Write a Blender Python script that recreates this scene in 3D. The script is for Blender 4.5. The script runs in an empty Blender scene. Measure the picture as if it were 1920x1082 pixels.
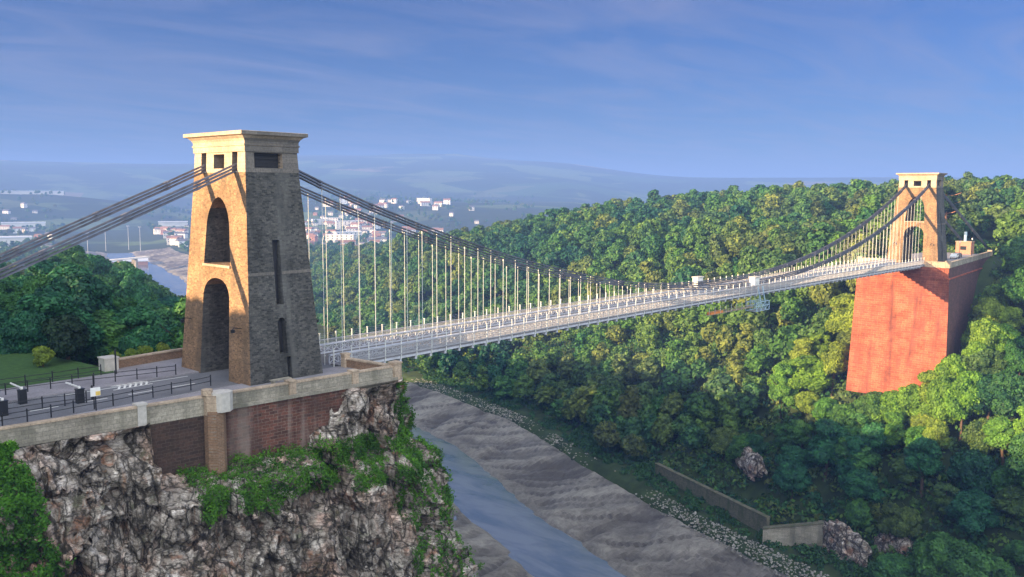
import bpy, bmesh, math, random
import numpy as np
from mathutils import Vector, Matrix, noise
rnd = random.Random(7)
RS = np.random.RandomState(11)
S = bpy.context.scene
COL = S.collection

# ---------------------------------------------------------------- camera
cd = bpy.data.cameras.new('camera'); cam = bpy.data.objects.new('camera', cd); COL.objects.link(cam); S.camera = cam
CAMP = Vector((-50.68, -83.95, 19.53)); HD = math.radians(47.775); PT = math.radians(-6.317); ROLL = 0.006
F_ = Vector((math.sin(HD)*math.cos(PT), math.cos(HD)*math.cos(PT), math.sin(PT)))
R_ = Vector((math.cos(HD), -math.sin(HD), 0)); U_ = R_.cross(F_)
R2 = R_*math.cos(ROLL)+U_*math.sin(ROLL); U2 = U_*math.cos(ROLL)-R_*math.sin(ROLL)
m = Matrix((R2, U2, -F_)).transposed().to_4x4(); m.translation = CAMP
cam.matrix_world = m
cd.sensor_width = 36; cd.lens = 1658.7/1920*36; cd.clip_start = 0.5; cd.clip_end = 40000

# ---------------------------------------------------------------- sky, sun, exposure
SUNV = Vector((-1, .46, .27)).normalized()
w = bpy.data.worlds.new('World'); S.world = w; w.use_nodes = True
nt = w.node_tree; N = nt.nodes; Lk = nt.links
bg = N['Background']; bg.inputs[1].default_value = 0.07
sky = N.new('ShaderNodeTexSky'); sky.sky_type = 'NISHITA'; sky.sun_disc = False
sky.sun_elevation = math.asin(SUNV.z); sky.sun_rotation = math.atan2(SUNV.x, SUNV.y)
sky.altitude = 60; sky.air_density = 1.0; sky.dust_density = 0.3; sky.ozone_density = 5.0
# thin cirrus streaks mixed into the sky
geo = N.new('ShaderNodeNewGeometry'); sep = N.new('ShaderNodeSeparateXYZ'); Lk.new(geo.outputs['Incoming'], sep.inputs[0])
zz = N.new('ShaderNodeMath'); zz.operation = 'ABSOLUTE'; Lk.new(sep.outputs[2], zz.inputs[0])
za = N.new('ShaderNodeMath'); za.operation = 'ADD'; Lk.new(zz.outputs[0], za.inputs[0]); za.inputs[1].default_value = 0.06
dv = N.new('ShaderNodeVectorMath'); dv.operation = 'SCALE'
iv = N.new('ShaderNodeMath'); iv.operation = 'DIVIDE'; iv.inputs[0].default_value = 1; Lk.new(za.outputs[0], iv.inputs[1])
Lk.new(geo.outputs['Incoming'], dv.inputs[0]); Lk.new(iv.outputs[0], dv.inputs['Scale'])
mp = N.new('ShaderNodeMapping'); mp.inputs['Rotation'].default_value = (0, 0, math.radians(38)); mp.inputs['Scale'].default_value = (0.7, 1.9, 0.0)
Lk.new(dv.outputs[0], mp.inputs[0])
n1 = N.new('ShaderNodeTexNoise'); n1.inputs['Scale'].default_value = 0.7; n1.inputs['Detail'].default_value = 10; n1.inputs['Roughness'].default_value = .58
n1.inputs['Distortion'].default_value = 1.6
Lk.new(mp.outputs[0], n1.inputs[0])
cr = N.new('ShaderNodeValToRGB'); cr.color_ramp.elements[0].position = .40; cr.color_ramp.elements[1].position = .80
cr.color_ramp.elements[0].color = (0, 0, 0, 1); cr.color_ramp.elements[1].color = (.50, .50, .50, 1)
Lk.new(n1.outputs[0], cr.inputs[0])
tint = N.new('ShaderNodeMix'); tint.data_type = 'RGBA'; tint.blend_type = 'MULTIPLY'; tint.inputs[0].default_value = 1
tint.inputs[7].default_value = (.145, .215, .37, 1); Lk.new(sky.outputs[0], tint.inputs[6])
mx = N.new('ShaderNodeMix'); mx.data_type = 'RGBA'; mx.inputs[7].default_value = (1.25, 1.25, 1.8, 1)
Lk.new(cr.outputs[0], mx.inputs[0]); Lk.new(tint.outputs[2], mx.inputs[6])
# added fill light: an unseen bright sky patch behind the viewpoint lifts shaded faces
tc = N.new('ShaderNodeTexCoord'); dt = N.new('ShaderNodeVectorMath'); dt.operation = 'DOT_PRODUCT'; Lk.new(tc.outputs['Generated'], dt.inputs[0])
dt.inputs[1].default_value = (-math.sin(HD)*.93+.15, -math.cos(HD)*.93-.15, .35)
mr = N.new('ShaderNodeMapRange'); mr.interpolation_type = 'SMOOTHSTEP'; mr.inputs[1].default_value = .05; mr.inputs[2].default_value = .75; Lk.new(dt.outputs['Value'], mr.inputs[0])
mb2 = N.new('ShaderNodeMix'); mb2.data_type = 'RGBA'; mb2.inputs[7].default_value = (9.0, 9.4, 9.8, 1); Lk.new(mr.outputs[0], mb2.inputs[0]); Lk.new(mx.outputs[2], mb2.inputs[6])
Lk.new(mb2.outputs[2], bg.inputs[0])

sd = bpy.data.lights.new('sun', 'SUN'); sun = bpy.data.objects.new('sun', sd); COL.objects.link(sun)
sd.energy = 5.0; sd.angle = math.radians(.6); sd.color = (1, .69, .38)
sun.rotation_euler = (-SUNV).to_track_quat('-Z', 'Y').to_euler()
S.view_settings.view_transform = 'Standard'; S.view_settings.look = 'None'; S.view_settings.gamma = 1
S.view_settings.exposure = 2.0

# ---------------------------------------------------------------- tags
def tag(o, label=None, cat=None, group=None, kind=None):
    if label: o['label'] = label
    if cat: o['category'] = cat
    if group: o['group'] = group
    if kind: o['kind'] = kind
    return o
def empty(name, loc, label, cat, group=None, rz=0):
    o = bpy.data.objects.new(name, None); COL.objects.link(o); o.location = loc; o.rotation_euler = (0, 0, rz)
    o.empty_display_size = .5
    return tag(o, label, cat, group)
def link(name, me, parent=None, loc=None):
    o = bpy.data.objects.new(name, me); COL.objects.link(o)
    if parent: o.parent = parent
    if loc is not None: o.location = loc
    return o

# ---------------------------------------------------------------- materials
def mat(name, rough=.85, metal=0):
    m = bpy.data.materials.new(name); m.use_nodes = True
    b = m.node_tree.nodes['Principled BSDF']; b.inputs['Roughness'].default_value = rough; b.inputs['Metallic'].default_value = metal
    b.inputs['Specular IOR Level'].default_value = .3
    return m, m.node_tree, b
def nd(t, kind, **kw):
    n = t.nodes.new(kind)
    for k, v in kw.items():
        if k in n.inputs: n.inputs[k].default_value = v
        else: setattr(n, k, v)
    return n
def ramp(t, stops, src, interp='LINEAR'):
    r = t.nodes.new('ShaderNodeValToRGB'); e = r.color_ramp.elements; r.color_ramp.interpolation = interp
    while len(e) < len(stops): e.new(.5)
    for el, (p, c) in zip(e, stops): el.position = p; el.color = (*c, 1)
    t.links.new(src, r.inputs[0]); return r.outputs[0]
def coords(t, scale=(1, 1, 1), rot=(0, 0, 0), kind='Object'):
    c = t.nodes.new('ShaderNodeTexCoord'); mp = t.nodes.new('ShaderNodeMapping')
    mp.inputs['Scale'].default_value = scale; mp.inputs['Rotation'].default_value = rot
    t.links.new(c.outputs[kind], mp.inputs[0]); return mp.outputs[0]
def noi(t, vec, scale, detail=6, rough=.6, dist=0):
    n = nd(t, 'ShaderNodeTexNoise', Scale=scale, Detail=detail, Roughness=rough, Distortion=dist); t.links.new(vec, n.inputs['Vector']); return n.outputs[0]
def mixc(t, fac, a, b, mode='MIX'):
    m = t.nodes.new('ShaderNodeMix'); m.data_type = 'RGBA'; m.blend_type = mode
    for s, v in ((0, fac), (6, a), (7, b)):
        if isinstance(v, bpy.types.NodeSocket): t.links.new(v, m.inputs[s])
        else: m.inputs[s].default_value = v if s == 0 else (*v, 1)
    return m.outputs[2]
def bump(t, b, h, strength=.5, dist=.1):
    n = nd(t, 'ShaderNodeBump', Strength=strength, Distance=dist); t.links.new(h, n.inputs['Height']); t.links.new(n.outputs[0], b.inputs['Normal'])

def plain(name, col, rough=.6, metal=0, var=.15, sc=3):
    m, t, b = mat(name, rough, metal); v = coords(t)
    f = noi(t, v, sc); a = tuple(c*(1-var) for c in col); z = tuple(min(1, c*(1+var)) for c in col)
    t.links.new(ramp(t, [(.3, a), (.7, z)], f), b.inputs[0]); return m

def wallcoords(t):
    # u runs along the wall whatever way it faces, v is height: (x+y, z)
    c = t.nodes.new('ShaderNodeTexCoord'); s = t.nodes.new('ShaderNodeSeparateXYZ'); t.links.new(c.outputs['Object'], s.inputs[0])
    a = nd(t, 'ShaderNodeMath', operation='ADD'); t.links.new(s.outputs[0], a.inputs[0]); t.links.new(s.outputs[1], a.inputs[1])
    k = t.nodes.new('ShaderNodeCombineXYZ'); t.links.new(a.outputs[0], k.inputs[0]); t.links.new(s.outputs[2], k.inputs[1])
    return k.outputs[0], c.outputs['Object'], s.outputs[2]
def masonry(name, c1, c2, mortar, bw=.6, bh=.28, stain=(.08, .075, .06), stain_amt=.5, bs=.4, jitter=.12):
    m, t, b = mat(name, .9); uv, ob, z = wallcoords(t)
    wob = nd(t, 'ShaderNodeTexNoise', Scale=1.2, Detail=3); t.links.new(ob, wob.inputs['Vector'])
    av = nd(t, 'ShaderNodeVectorMath', operation='MULTIPLY_ADD'); t.links.new(wob.outputs['Color'], av.inputs[0])
    av.inputs[1].default_value = (jitter,)*3; t.links.new(uv, av.inputs[2])
    br = nd(t, 'ShaderNodeTexBrick', Scale=1.0); br.inputs['Brick Width'].default_value = bw; br.inputs['Row Height'].default_value = bh
    br.inputs['Mortar Size'].default_value = .022; br.inputs['Mortar Smooth'].default_value = .4; br.inputs['Bias'].default_value = 0
    br.inputs['Color1'].default_value = (*c1, 1); br.inputs['Color2'].default_value = (*c2, 1); br.inputs['Mortar'].default_value = (*mortar, 1)
    t.links.new(av.outputs[0], br.inputs['Vector'])
    g = noi(t, ob, 5, 8, .75); col = mixc(t, .75, br.outputs[0], ramp(t, [(.3, (.35,)*3), (.72, (1.35, 1.32, 1.25))], g), 'MULTIPLY')
    vz = coords(t, (.5, .5, .16)); s = noi(t, vz, 1.0, 6, .65); sf = ramp(t, [(.48, (0,)*3), (.68, (stain_amt,)*3)], s)
    col = mixc(t, sf, col, stain)
    t.links.new(col, b.inputs[0])
    h = nd(t, 'ShaderNodeMath', operation='MULTIPLY_ADD'); t.links.new(g, h.inputs[0]); h.inputs[1].default_value = 1.2
    iv = nd(t, 'ShaderNodeMath', operation='SUBTRACT'); iv.inputs[0].default_value = 1; t.links.new(br.outputs['Fac'], iv.inputs[1]); t.links.new(iv.outputs[0], h.inputs[2])
    bump(t, b, h.outputs[0], bs, .06); return m
M = {}
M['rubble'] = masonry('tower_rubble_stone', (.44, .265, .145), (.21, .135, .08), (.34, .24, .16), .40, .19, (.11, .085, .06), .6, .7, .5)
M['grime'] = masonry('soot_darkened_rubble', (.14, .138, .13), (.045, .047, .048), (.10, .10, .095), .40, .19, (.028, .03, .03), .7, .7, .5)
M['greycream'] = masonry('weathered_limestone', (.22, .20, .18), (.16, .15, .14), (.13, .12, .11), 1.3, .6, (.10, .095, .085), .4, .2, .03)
M['cream'] = masonry('cream_limestone', (.58, .46, .35), (.46, .37, .28), (.36, .28, .22), 1.3, .6, (.22, .19, .14), .35, .2, .03)
M['greystone'] = masonry('grey_limestone', (.42, .39, .33), (.32, .30, .25), (.25, .23, .19), .9, .35, (.12, .12, .09), .5, .3, .05)
M['paleblock'] = plain('pale_pier_stone', (.50, .48, .44), .8)
M['redwall'] = masonry('red_sandstone_courses', (.19, .08, .06), (.085, .045, .038), (.22, .17, .14), .75, .30, (.07, .045, .038), .75, .6, .16)
M['darkwall'] = masonry('dark_brown_sandstone', (.09, .055, .045), (.05, .035, .03), (.10, .08, .07), .75, .30, (.03, .03, .022), .7, .6, .16)  # darker stone colour for the recessed wall
M['bankstone'] = masonry('mossy_bank_stone', (.20, .19, .13), (.13, .13, .09), (.12, .12, .09), .9, .35, (.05, .08, .03), .8, .4, .1)
M['redpier'] = masonry('orange_red_sandstone', (.47, .135, .08), (.30, .085, .055), (.52, .27, .19), 1.5, .62, (.20, .06, .045), .8, .5, .12)
def streaks(m_, col, amt):
    t = m_.node_tree; b = t.nodes['Principled BSDF']; src = b.inputs[0].links[0].from_socket
    f = noi(t, coords(t, (.55, .55, .035)), 1.0, 6, .62); g = noi(t, coords(t, (1, 1, 1)), .22, 5, .6)
    c = mixc(t, ramp(t, [(.52, (0,)*3), (.66, (amt,)*3)], f), src, col)
    t.links.new(mixc(t, .7, c, ramp(t, [(.35, (.62,)*3), (.65, (1.25,)*3)], g), 'MULTIPLY'), b.inputs[0])
streaks(M['redpier'], (.16, .055, .045), .75)
M['redshade'] = masonry('shade_darkened_red_sandstone', (.15, .075, .075), (.10, .055, .055), (.15, .10, .10), 1.5, .62, (.08, .05, .045), .8, .5, .12)  # the pier's north side has its shade put into the stone colour
M['bronze'] = masonry('brown_brick', (.30, .17, .10), (.22, .13, .08), (.3, .25, .2), .4, .15, (.1, .07, .05), .3, .3, .02)
M['iron'] = plain('painted_ironwork', (.38, .39, .42), .5, 0, .15, 2)
M['chainiron'] = plain('chain_iron', (.13, .14, .18), .45, .3, .35, 1)
M['rod'] = plain('cream_painted_rod', (.66, .68, .66), .45, 0, .05, 1)
M['deckside'] = plain('grey_painted_girder', (.50, .52, .58), .5, 0, .2, 1)
M['dark'] = plain('dark_shadowed_iron', (.03, .03, .035), .6)
M['black'] = plain('black_paint', (.018, .02, .024), .4)
M['white'] = plain('white_paint', (.78, .78, .75), .5, 0, .06)
M['orange'] = plain('orange_sheeting', (.65, .22, .05), .6)
M['bluenet'] = plain('pale_blue_scaffold_paint', (.35, .50, .62), .6)
M['wood'] = plain('timber_walkway', (.30, .24, .17), .8)
M['rubblestone'] = plain('bank_rubble_stone', (.27, .26, .235), .9, 0, .6, .8)
M['glass'] = plain('dark_glass', (.02, .025, .03), .1)
M['yellow'] = plain('yellow_panel', (.7, .5, .12), .5)
M['tyre'] = plain('tyre_rubber', (.02, .02, .02), .8)
M['slate'] = plain('slate_roof', (.13, .13, .15), .7)
M['redroof'] = plain('clay_roof', (.26, .14, .10), .8)
M['render'] = plain('pale_render', (.72, .68, .62), .8)
M['brickfar'] = plain('red_brick_far', (.38, .19, .13), .8)
M['metalroof'] = plain('pale_metal_roof', (.72, .74, .78), .4)
def asphalt(name, c, sc=6):
    m, t, b = mat(name, .8); v = coords(t); f = noi(t, v, sc, 8, .7); f2 = noi(t, v, .25, 4)
    c1 = ramp(t, [(.3, tuple(x*.75 for x in c)), (.7, tuple(x*1.25 for x in c))], f)
    t.links.new(mixc(t, .6, c1, ramp(t, [(.35, (.7,)*3), (.65, (1.25,)*3)], f2), 'MULTIPLY'), b.inputs[0]); bump(t, b, f, .2, .02); return m
M['asphalt'] = asphalt('asphalt', (.15, .155, .17)); M['paving'] = asphalt('footway_paving', (.26, .25, .27)); M['deckroad'] = asphalt('deck_surface', (.17, .165, .165))
def grass(name, a, b_, sc=.8):
    m, t, b = mat(name, .95); v = coords(t); f = noi(t, v, sc, 9, .7); t.links.new(ramp(t, [(.35, a), (.65, b_)], f), b.inputs[0]); bump(t, b, f, .6, .2); return m
M['lawn'] = grass('mown_lawn', (.03, .075, .018), (.06, .13, .03), 1.5)

def rockmat():
    m, t, b = mat('limestone_cliff', .95); v = coords(t)
    vs = coords(t, (1, 1, .62), (0, math.radians(24), 0))
    warp = nd(t, 'ShaderNodeTexNoise', Scale=.7, Detail=5, Roughness=.65); t.links.new(v, warp.inputs['Vector'])
    av = nd(t, 'ShaderNodeVectorMath', operation='MULTIPLY_ADD'); t.links.new(warp.outputs['Color'], av.inputs[0]); av.inputs[1].default_value = (1.4,)*3; t.links.new(vs, av.inputs[2])
    vo = nd(t, 'ShaderNodeTexVoronoi', Scale=.55, feature='DISTANCE_TO_EDGE'); t.links.new(av.outputs[0], vo.inputs['Vector'])
    v2 = nd(t, 'ShaderNodeTexVoronoi', Scale=1.7, feature='DISTANCE_TO_EDGE'); t.links.new(av.outputs[0], v2.inputs['Vector'])
    v3 = nd(t, 'ShaderNodeTexVoronoi', Scale=1.0); t.links.new(av.outputs[0], v3.inputs['Vector'])
    fine = noi(t, vs, 1.7, 10, .68); med = noi(t, v, .55, 5, .6); big = noi(t, v, .17, 5, .62)
    base = ramp(t, [(.28, (.25, .22, .19)), (.42, (.40, .365, .325)), (.54, (.50, .465, .43)), (.66, (.62, .585, .55)), (.78, (.85, .82, .78))], fine)
    base = mixc(t, .8, base, ramp(t, [(.36, (.38, .35, .32)), (.48, (.90, .87, .83)), (.64, (1.45, 1.42, 1.39))], med), 'MULTIPLY')
    v3s = nd(t, 'ShaderNodeSeparateColor'); t.links.new(v3.outputs['Color'], v3s.inputs[0])
    base = mixc(t, .8, base, ramp(t, [(0, (.62, .60, .58)), (.6, (1.05, 1.04, 1.02)), (1, (1.5, 1.5, 1.5))], v3s.outputs[0]), 'MULTIPLY')
    pinkf = ramp(t, [(.50, (0,)*3), (.63, (.75,)*3)], big); base = mixc(t, pinkf, base, mixc(t, 1, base, (1.1, .78, .66), 'MULTIPLY'))
    rf = noi(t, v, .42, 5, .6, .6); base = mixc(t, ramp(t, [(.57, (0,)*3), (.66, (.8,)*3)], rf), base, (.32, .14, .07))
    of = noi(t, coords(t, (1, 1, 1), (1, 2, 3)), .5, 6, .65); base = mixc(t, ramp(t, [(.57, (0,)*3), (.68, (.7,)*3)], of), base, (.10, .12, .05))
    bed = noi(t, coords(t, (.18, .18, 2.6), (0, math.radians(-28), 0)), 1.0, 6, .6)
    base = mixc(t, ramp(t, [(.44, (0,)*3), (.48, (.75,)*3), (.52, (0,)*3)], bed), base, (.10, .075, .055))
    strk = noi(t, coords(t, (1.3, 1.3, .10)), 1.0, 5, .6); base = mixc(t, ramp(t, [(.60, (0,)*3), (.70, (.6,)*3)], strk), base, (.30, .15, .075))
    v4 = nd(t, 'ShaderNodeTexVoronoi', Scale=.19, feature='DISTANCE_TO_EDGE'); t.links.new(av.outputs[0], v4.inputs['Vector'])
    base = mixc(t, ramp(t, [(.0, (.95,)*3), (.02, (.7,)*3), (.035, (0,)*3)], v4.outputs['Distance']), base, (.035, .03, .025))
    # cracks are coloured darker along the block edges
    base = mixc(t, ramp(t, [(.0, (.95,)*3), (.07, (0,)*3)], vo.outputs['Distance']), base, (.05, .045, .035))
    base = mixc(t, ramp(t, [(.0, (.5,)*3), (.045, (0,)*3)], v2.outputs['Distance']), base, (.07, .06, .05))
    t.links.new(base, b.inputs[0])
    h1 = nd(t, 'ShaderNodeMath', operation='MULTIPLY_ADD'); t.links.new(ramp(t, [(0, (0,)*3), (.12, (1,)*3)], vo.outputs['Distance']), h1.inputs[0]); h1.inputs[1].default_value = .8; hf = nd(t, 'ShaderNodeMath', operation='MULTIPLY_ADD'); t.links.new(fine, hf.inputs[0]); hf.inputs[1].default_value = .3; t.links.new(bed, hf.inputs[2]); t.links.new(hf.outputs[0], h1.inputs[2])
    h2 = nd(t, 'ShaderNodeMath', operation='MULTIPLY_ADD'); t.links.new(ramp(t, [(0, (0,)*3), (.1, (1,)*3)], v2.outputs['Distance']), h2.inputs[0]); h2.inputs[1].default_value = .35; t.links.new(h1.outputs[0], h2.inputs[2])
    bump(t, b, h2.outputs[0], .8, .35); return m
M['rock'] = rockmat()
def mudmat():
    m, t, b = mat('estuary_mud', .5); v = coords(t); b.inputs['Specular IOR Level'].default_value = .35
    f = noi(t, v, .35, 9, .7, .8); g = noi(t, v, 2.0, 6, .7); big = noi(t, v, .05, 3)
    c = ramp(t, [(.3, (.19, .175, .145)), (.5, (.36, .335, .285)), (.7, (.53, .50, .43))], f)
    c = mixc(t, .5, c, ramp(t, [(.35, (.75, .72, .7)), (.65, (1.2, 1.2, 1.25))], big), 'MULTIPLY')
    wa = nd(t, 'ShaderNodeAttribute', attribute_name='wet_shade'); c = mixc(t, ramp(t, [(0, (0,)*3), (1, (.8,)*3)], wa.outputs['Fac']), c, (.085, .075, .07))  # wet gullies darkened, with their shading also painted into the colour
    t.links.new(c, b.inputs[0]); h = nd(t, 'ShaderNodeMath', operation='ADD'); t.links.new(f, h.inputs[0]); t.links.new(g, h.inputs[1]); bump(t, b, h.outputs[0], .9, 1.2); return m
M['mud'] = mudmat()
def watermat():
    m, t, b = mat('river_water', .07); b.inputs['Base Color'].default_value = (.15, .18, .21, 1); b.inputs['IOR'].default_value = 2.1; b.inputs['Specular IOR Level'].default_value = .8
    v = coords(t, (.5, .25, 1), (0, 0, .4)); f = noi(t, v, .8, 6, .6, .6); bump(t, b, f, .22, .5); c = ramp(t, [(.4, (.11, .14, .17)), (.6, (.20, .22, .24))], noi(t, coords(t, (1, .3, 1), (0, 0, .45)), .12, 6, .65, .5)); t.links.new(c, b.inputs[0]); return m
M['water'] = watermat()
def groundmat():
    m, t, b = mat('woodland_floor_and_fields', .95); v = coords(t)
    near = ramp(t, [(.35, (.018, .032, .012)), (.65, (.045, .075, .022))], noi(t, v, .15, 8, .65))
    vo = nd(t, 'ShaderNodeTexVoronoi', Scale=.0036, Randomness=.95); t.links.new(coords(t, (1, 1, 0), (0, 0, .5)), vo.inputs['Vector'])
    s = nd(t, 'ShaderNodeSeparateColor'); t.links.new(vo.outputs['Color'], s.inputs[0])
    field = ramp(t, [(0, (.04, .085, .03)), (.25, (.02, .045, .02)), (.5, (.085, .13, .045)), (.80, (.17, .15, .09)), (.84, (.03, .06, .022)), (.93, (.08, .11, .05))], s.outputs[0], 'CONSTANT')
    field = mixc(t, ramp(t, [(.47, (0,)*3), (.53, (1,)*3)], noi(t, v, .0022, 6, .6)), field, (.025, .045, .018))
    field = mixc(t, .5, field, ramp(t, [(.3, (.6,)*3), (.7, (1.5,)*3)], noi(t, v, .03, 7, .7)), 'MULTIPLY')
    sp = t.nodes.new('ShaderNodeSeparateXYZ'); t.links.new(v, sp.inputs[0])
    ln = nd(t, 'ShaderNodeVectorMath', operation='LENGTH'); t.links.new(v, ln.inputs[0])
    f = nd(t, 'ShaderNodeMapRange'); f.inputs[1].default_value = 700; f.inputs[2].default_value = 1000; t.links.new(ln.outputs['Value'], f.inputs[0])
    t.links.new(mixc(t, f.outputs[0], near, field), b.inputs[0]); return m
M['ground'] = groundmat()
def leafmat(name, cols, trans=.25, attr=None):
    m, t, b = mat(name, .6); b.inputs['Specular IOR Level'].default_value = .25
    g = t.nodes.new('ShaderNodeNewGeometry')
    if attr:
        a = nd(t, 'ShaderNodeAttribute', attribute_name=attr); per = a.outputs['Fac']
    else:
        per = t.nodes.new('ShaderNodeObjectInfo').outputs['Random']
    c = ramp(t, [(i/(len(cols)-1), k) for i, k in enumerate(cols)], per)
    c = mixc(t, .8, c, ramp(t, [(0, (.6, .66, .7)), (.5, (1, 1, 1)), (1, (1.45, 1.38, 1.15))], g.outputs['Random Per Island']), 'MULTIPLY')
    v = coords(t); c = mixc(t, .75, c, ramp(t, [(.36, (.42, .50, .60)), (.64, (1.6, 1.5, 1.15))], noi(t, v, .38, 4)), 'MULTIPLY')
    t.links.new(c, b.inputs[0])
    tr = t.nodes.new('ShaderNodeBsdfTranslucent'); t.links.new(mixc(t, 1, c, (1.1, 1.3, .5), 'MULTIPLY'), tr.inputs[0])
    ms = t.nodes.new('ShaderNodeMixShader'); ms.inputs[0].default_value = trans
    t.links.new(b.outputs[0], ms.inputs[1]); t.links.new(tr.outputs[0], ms.inputs[2])
    t.links.new(ms.outputs[0], t.nodes['Material Output'].inputs[0]); return m
GREENS = [(.018, .085, .05), (.024, .09, .04), (.05, .14, .036), (.09, .17, .036), (.025, .10, .05), (.13, .17, .04), (.045, .13, .04), (.08, .10, .035), (.03, .12, .035), (.07, .16, .03)]
M['leaf_shaded'] = leafmat('shaded_green_foliage', [(.02, .10, .055), (.035, .14, .06), (.06, .16, .04), (.018, .08, .045)], .2)  # darker leaf copy: shade on headland and low trees put into the colour
M['leaf_sunlit'] = leafmat('sunlit_green_foliage', [(.15, .27, .035), (.10, .24, .035), (.20, .27, .045), (.13, .25, .03), (.07, .20, .04)], .3)  # brighter leaf copy: sunlight on the mid slope put into the colour
streaks(M['rubble'], (.15, .11, .075), .5); streaks(M['grime'], (.16, .16, .15), .4); streaks(M['cream'], (.22, .18, .13), .45); streaks(M['greystone'], (.13, .13, .10), .6); streaks(M['redwall'], (.30, .25, .22), .5)
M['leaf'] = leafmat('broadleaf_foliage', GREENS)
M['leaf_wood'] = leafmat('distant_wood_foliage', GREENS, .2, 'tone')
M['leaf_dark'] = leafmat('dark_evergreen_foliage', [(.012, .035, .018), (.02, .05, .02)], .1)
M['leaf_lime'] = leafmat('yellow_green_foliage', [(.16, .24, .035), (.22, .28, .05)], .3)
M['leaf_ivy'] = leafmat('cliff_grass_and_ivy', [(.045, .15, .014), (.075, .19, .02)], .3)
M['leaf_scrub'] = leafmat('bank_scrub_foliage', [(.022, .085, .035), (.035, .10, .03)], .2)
M['bark'] = plain('bark', (.10, .07, .05), .9); M['pinebark'] = plain('reddish_pine_bark', (.36, .17, .09), .9)

# ---------------------------------------------------------------- mesh builder
class MB:
    def __init__(s): s.v = []; s.f = []; s.mi = []
    def add(s, vs, fs, mi=0):
        n = len(s.v); s.v += [tuple(v) for v in vs]; s.f += [tuple(i+n for i in f) for f in fs]; s.mi += [mi]*len(fs); return s
    def box(s, x0, x1, y0, y1, z0, z1, mi=0):
        vs = [(x, y, z) for z in (z0, z1) for y in (y0, y1) for x in (x0, x1)]
        return s.add(vs, [(0, 2, 3, 1), (4, 5, 7, 6), (0, 1, 5, 4), (2, 6, 7, 3), (0, 4, 6, 2), (1, 3, 7, 5)], mi)
    def prism(s, poly, z0, z1, mi=0):   # poly: xy ccw, z0/z1 scalar
        n = len(poly); vs = [(x, y, z0) for x, y in poly]+[(x, y, z1) for x, y in poly]
        fs = [tuple(range(n))[::-1], tuple(range(n, 2*n))]+[(i, (i+1) % n, n+(i+1) % n, n+i) for i in range(n)]
        return s.add(vs, fs, mi)
    def bar(s, p, q, w, h, mi=0, up=(0, 0, 1)):
        p = Vector(p); q = Vector(q); d = (q-p).normalized(); u = Vector(up)
        a = d.cross(u)
        if a.length < 1e-4: a = d.cross(Vector((1, 0, 0)))
        a.normalize(); b = a.cross(d); a = a*w/2; b = b*h/2
        vs = [p-a-b, p+a-b, p+a+b, p-a+b, q-a-b, q+a-b, q+a+b, q-a+b]
        return s.add(vs, [(3, 2, 1, 0), (4, 5, 6, 7), (0, 1, 5, 4), (1, 2, 6, 5), (2, 3, 7, 6), (3, 0, 4, 7)], mi)
    def tube(s, pts, rad, n=8, mi=0, cap=True):
        rings = []; P = [Vector(p) for p in pts]
        if not isinstance(rad, (list, tuple)): rad = [rad]*len(P)
        vs = []
        for i, p in enumerate(P):
            d = (P[min(i+1, len(P)-1)]-P[max(i-1, 0)]).normalized(); a = d.cross(Vector((0, 0, 1)))
            if a.length < 1e-3: a = Vector((1, 0, 0))
            a.normalize(); b = a.cross(d)
            vs += [p+(a*math.cos(2*math.pi*k/n)+b*math.sin(2*math.pi*k/n))*rad[i] for k in range(n)]
        fs = [(i*n+k, i*n+(k+1) % n, (i+1)*n+(k+1) % n, (i+1)*n+k) for i in range(len(P)-1) for k in range(n)]
        if cap: fs += [tuple(range(n)), tuple(range((len(P)-1)*n, len(P)*n))[::-1]]
        return s.add(vs, fs, mi)
    def frustum(s, hx0, hy0, z0, hx1, hy1, z1, mi=0):
        vs = [(-hx0, -hy0, z0), (hx0, -hy0, z0), (hx0, hy0, z0), (-hx0, hy0, z0), (-hx1, -hy1, z1), (hx1, -hy1, z1), (hx1, hy1, z1), (-hx1, hy1, z1)]
        return s.add(vs, [(3, 2, 1, 0), (4, 5, 6, 7), (0, 1, 5, 4), (1, 2, 6, 5), (2, 3, 7, 6), (3, 0, 4, 7)], mi)
    def mesh(s, name, mats, smooth=False):
        me = bpy.data.meshes.new(name); me.from_pydata(s.v, [], s.f)
        for m in (mats if isinstance(mats, (list, tuple)) else [mats]): me.materials.append(m)
        me.polygons.foreach_set('material_index', s.mi)
        if smooth: me.polygons.foreach_set('use_smooth', [True]*len(s.f))
        me.update(); return me
    def build(s, name, mats, parent=None, loc=None, smooth=False): return link(name, s.mesh(name, mats, smooth), parent, loc)
def npmesh(name, V, Fq, mats, mi=None, attrs=None, smooth=False):
    me = bpy.data.meshes.new(name); V = np.asarray(V, np.float32); k = Fq.shape[1]
    me.vertices.add(len(V)); me.vertices.foreach_set('co', V.ravel())
    me.loops.add(Fq.size); me.loops.foreach_set('vertex_index', Fq.ravel().astype(np.int32))
    me.polygons.add(len(Fq)); me.polygons.foreach_set('loop_start', np.arange(0, Fq.size, k, dtype=np.int32))
    me.polygons.foreach_set('loop_total', np.full(len(Fq), k, np.int32))
    for m in mats: me.materials.append(m)
    if mi is not None: me.polygons.foreach_set('material_index', np.asarray(mi, np.int32))
    if smooth: me.polygons.foreach_set('use_smooth', np.ones(len(Fq), bool))
    for an, av in (attrs or {}).items():
        a = me.attributes.new(an, 'FLOAT', 'FACE'); a.data.foreach_set('value', np.asarray(av, np.float32))
    me.update(calc_edges=True); return me

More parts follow.
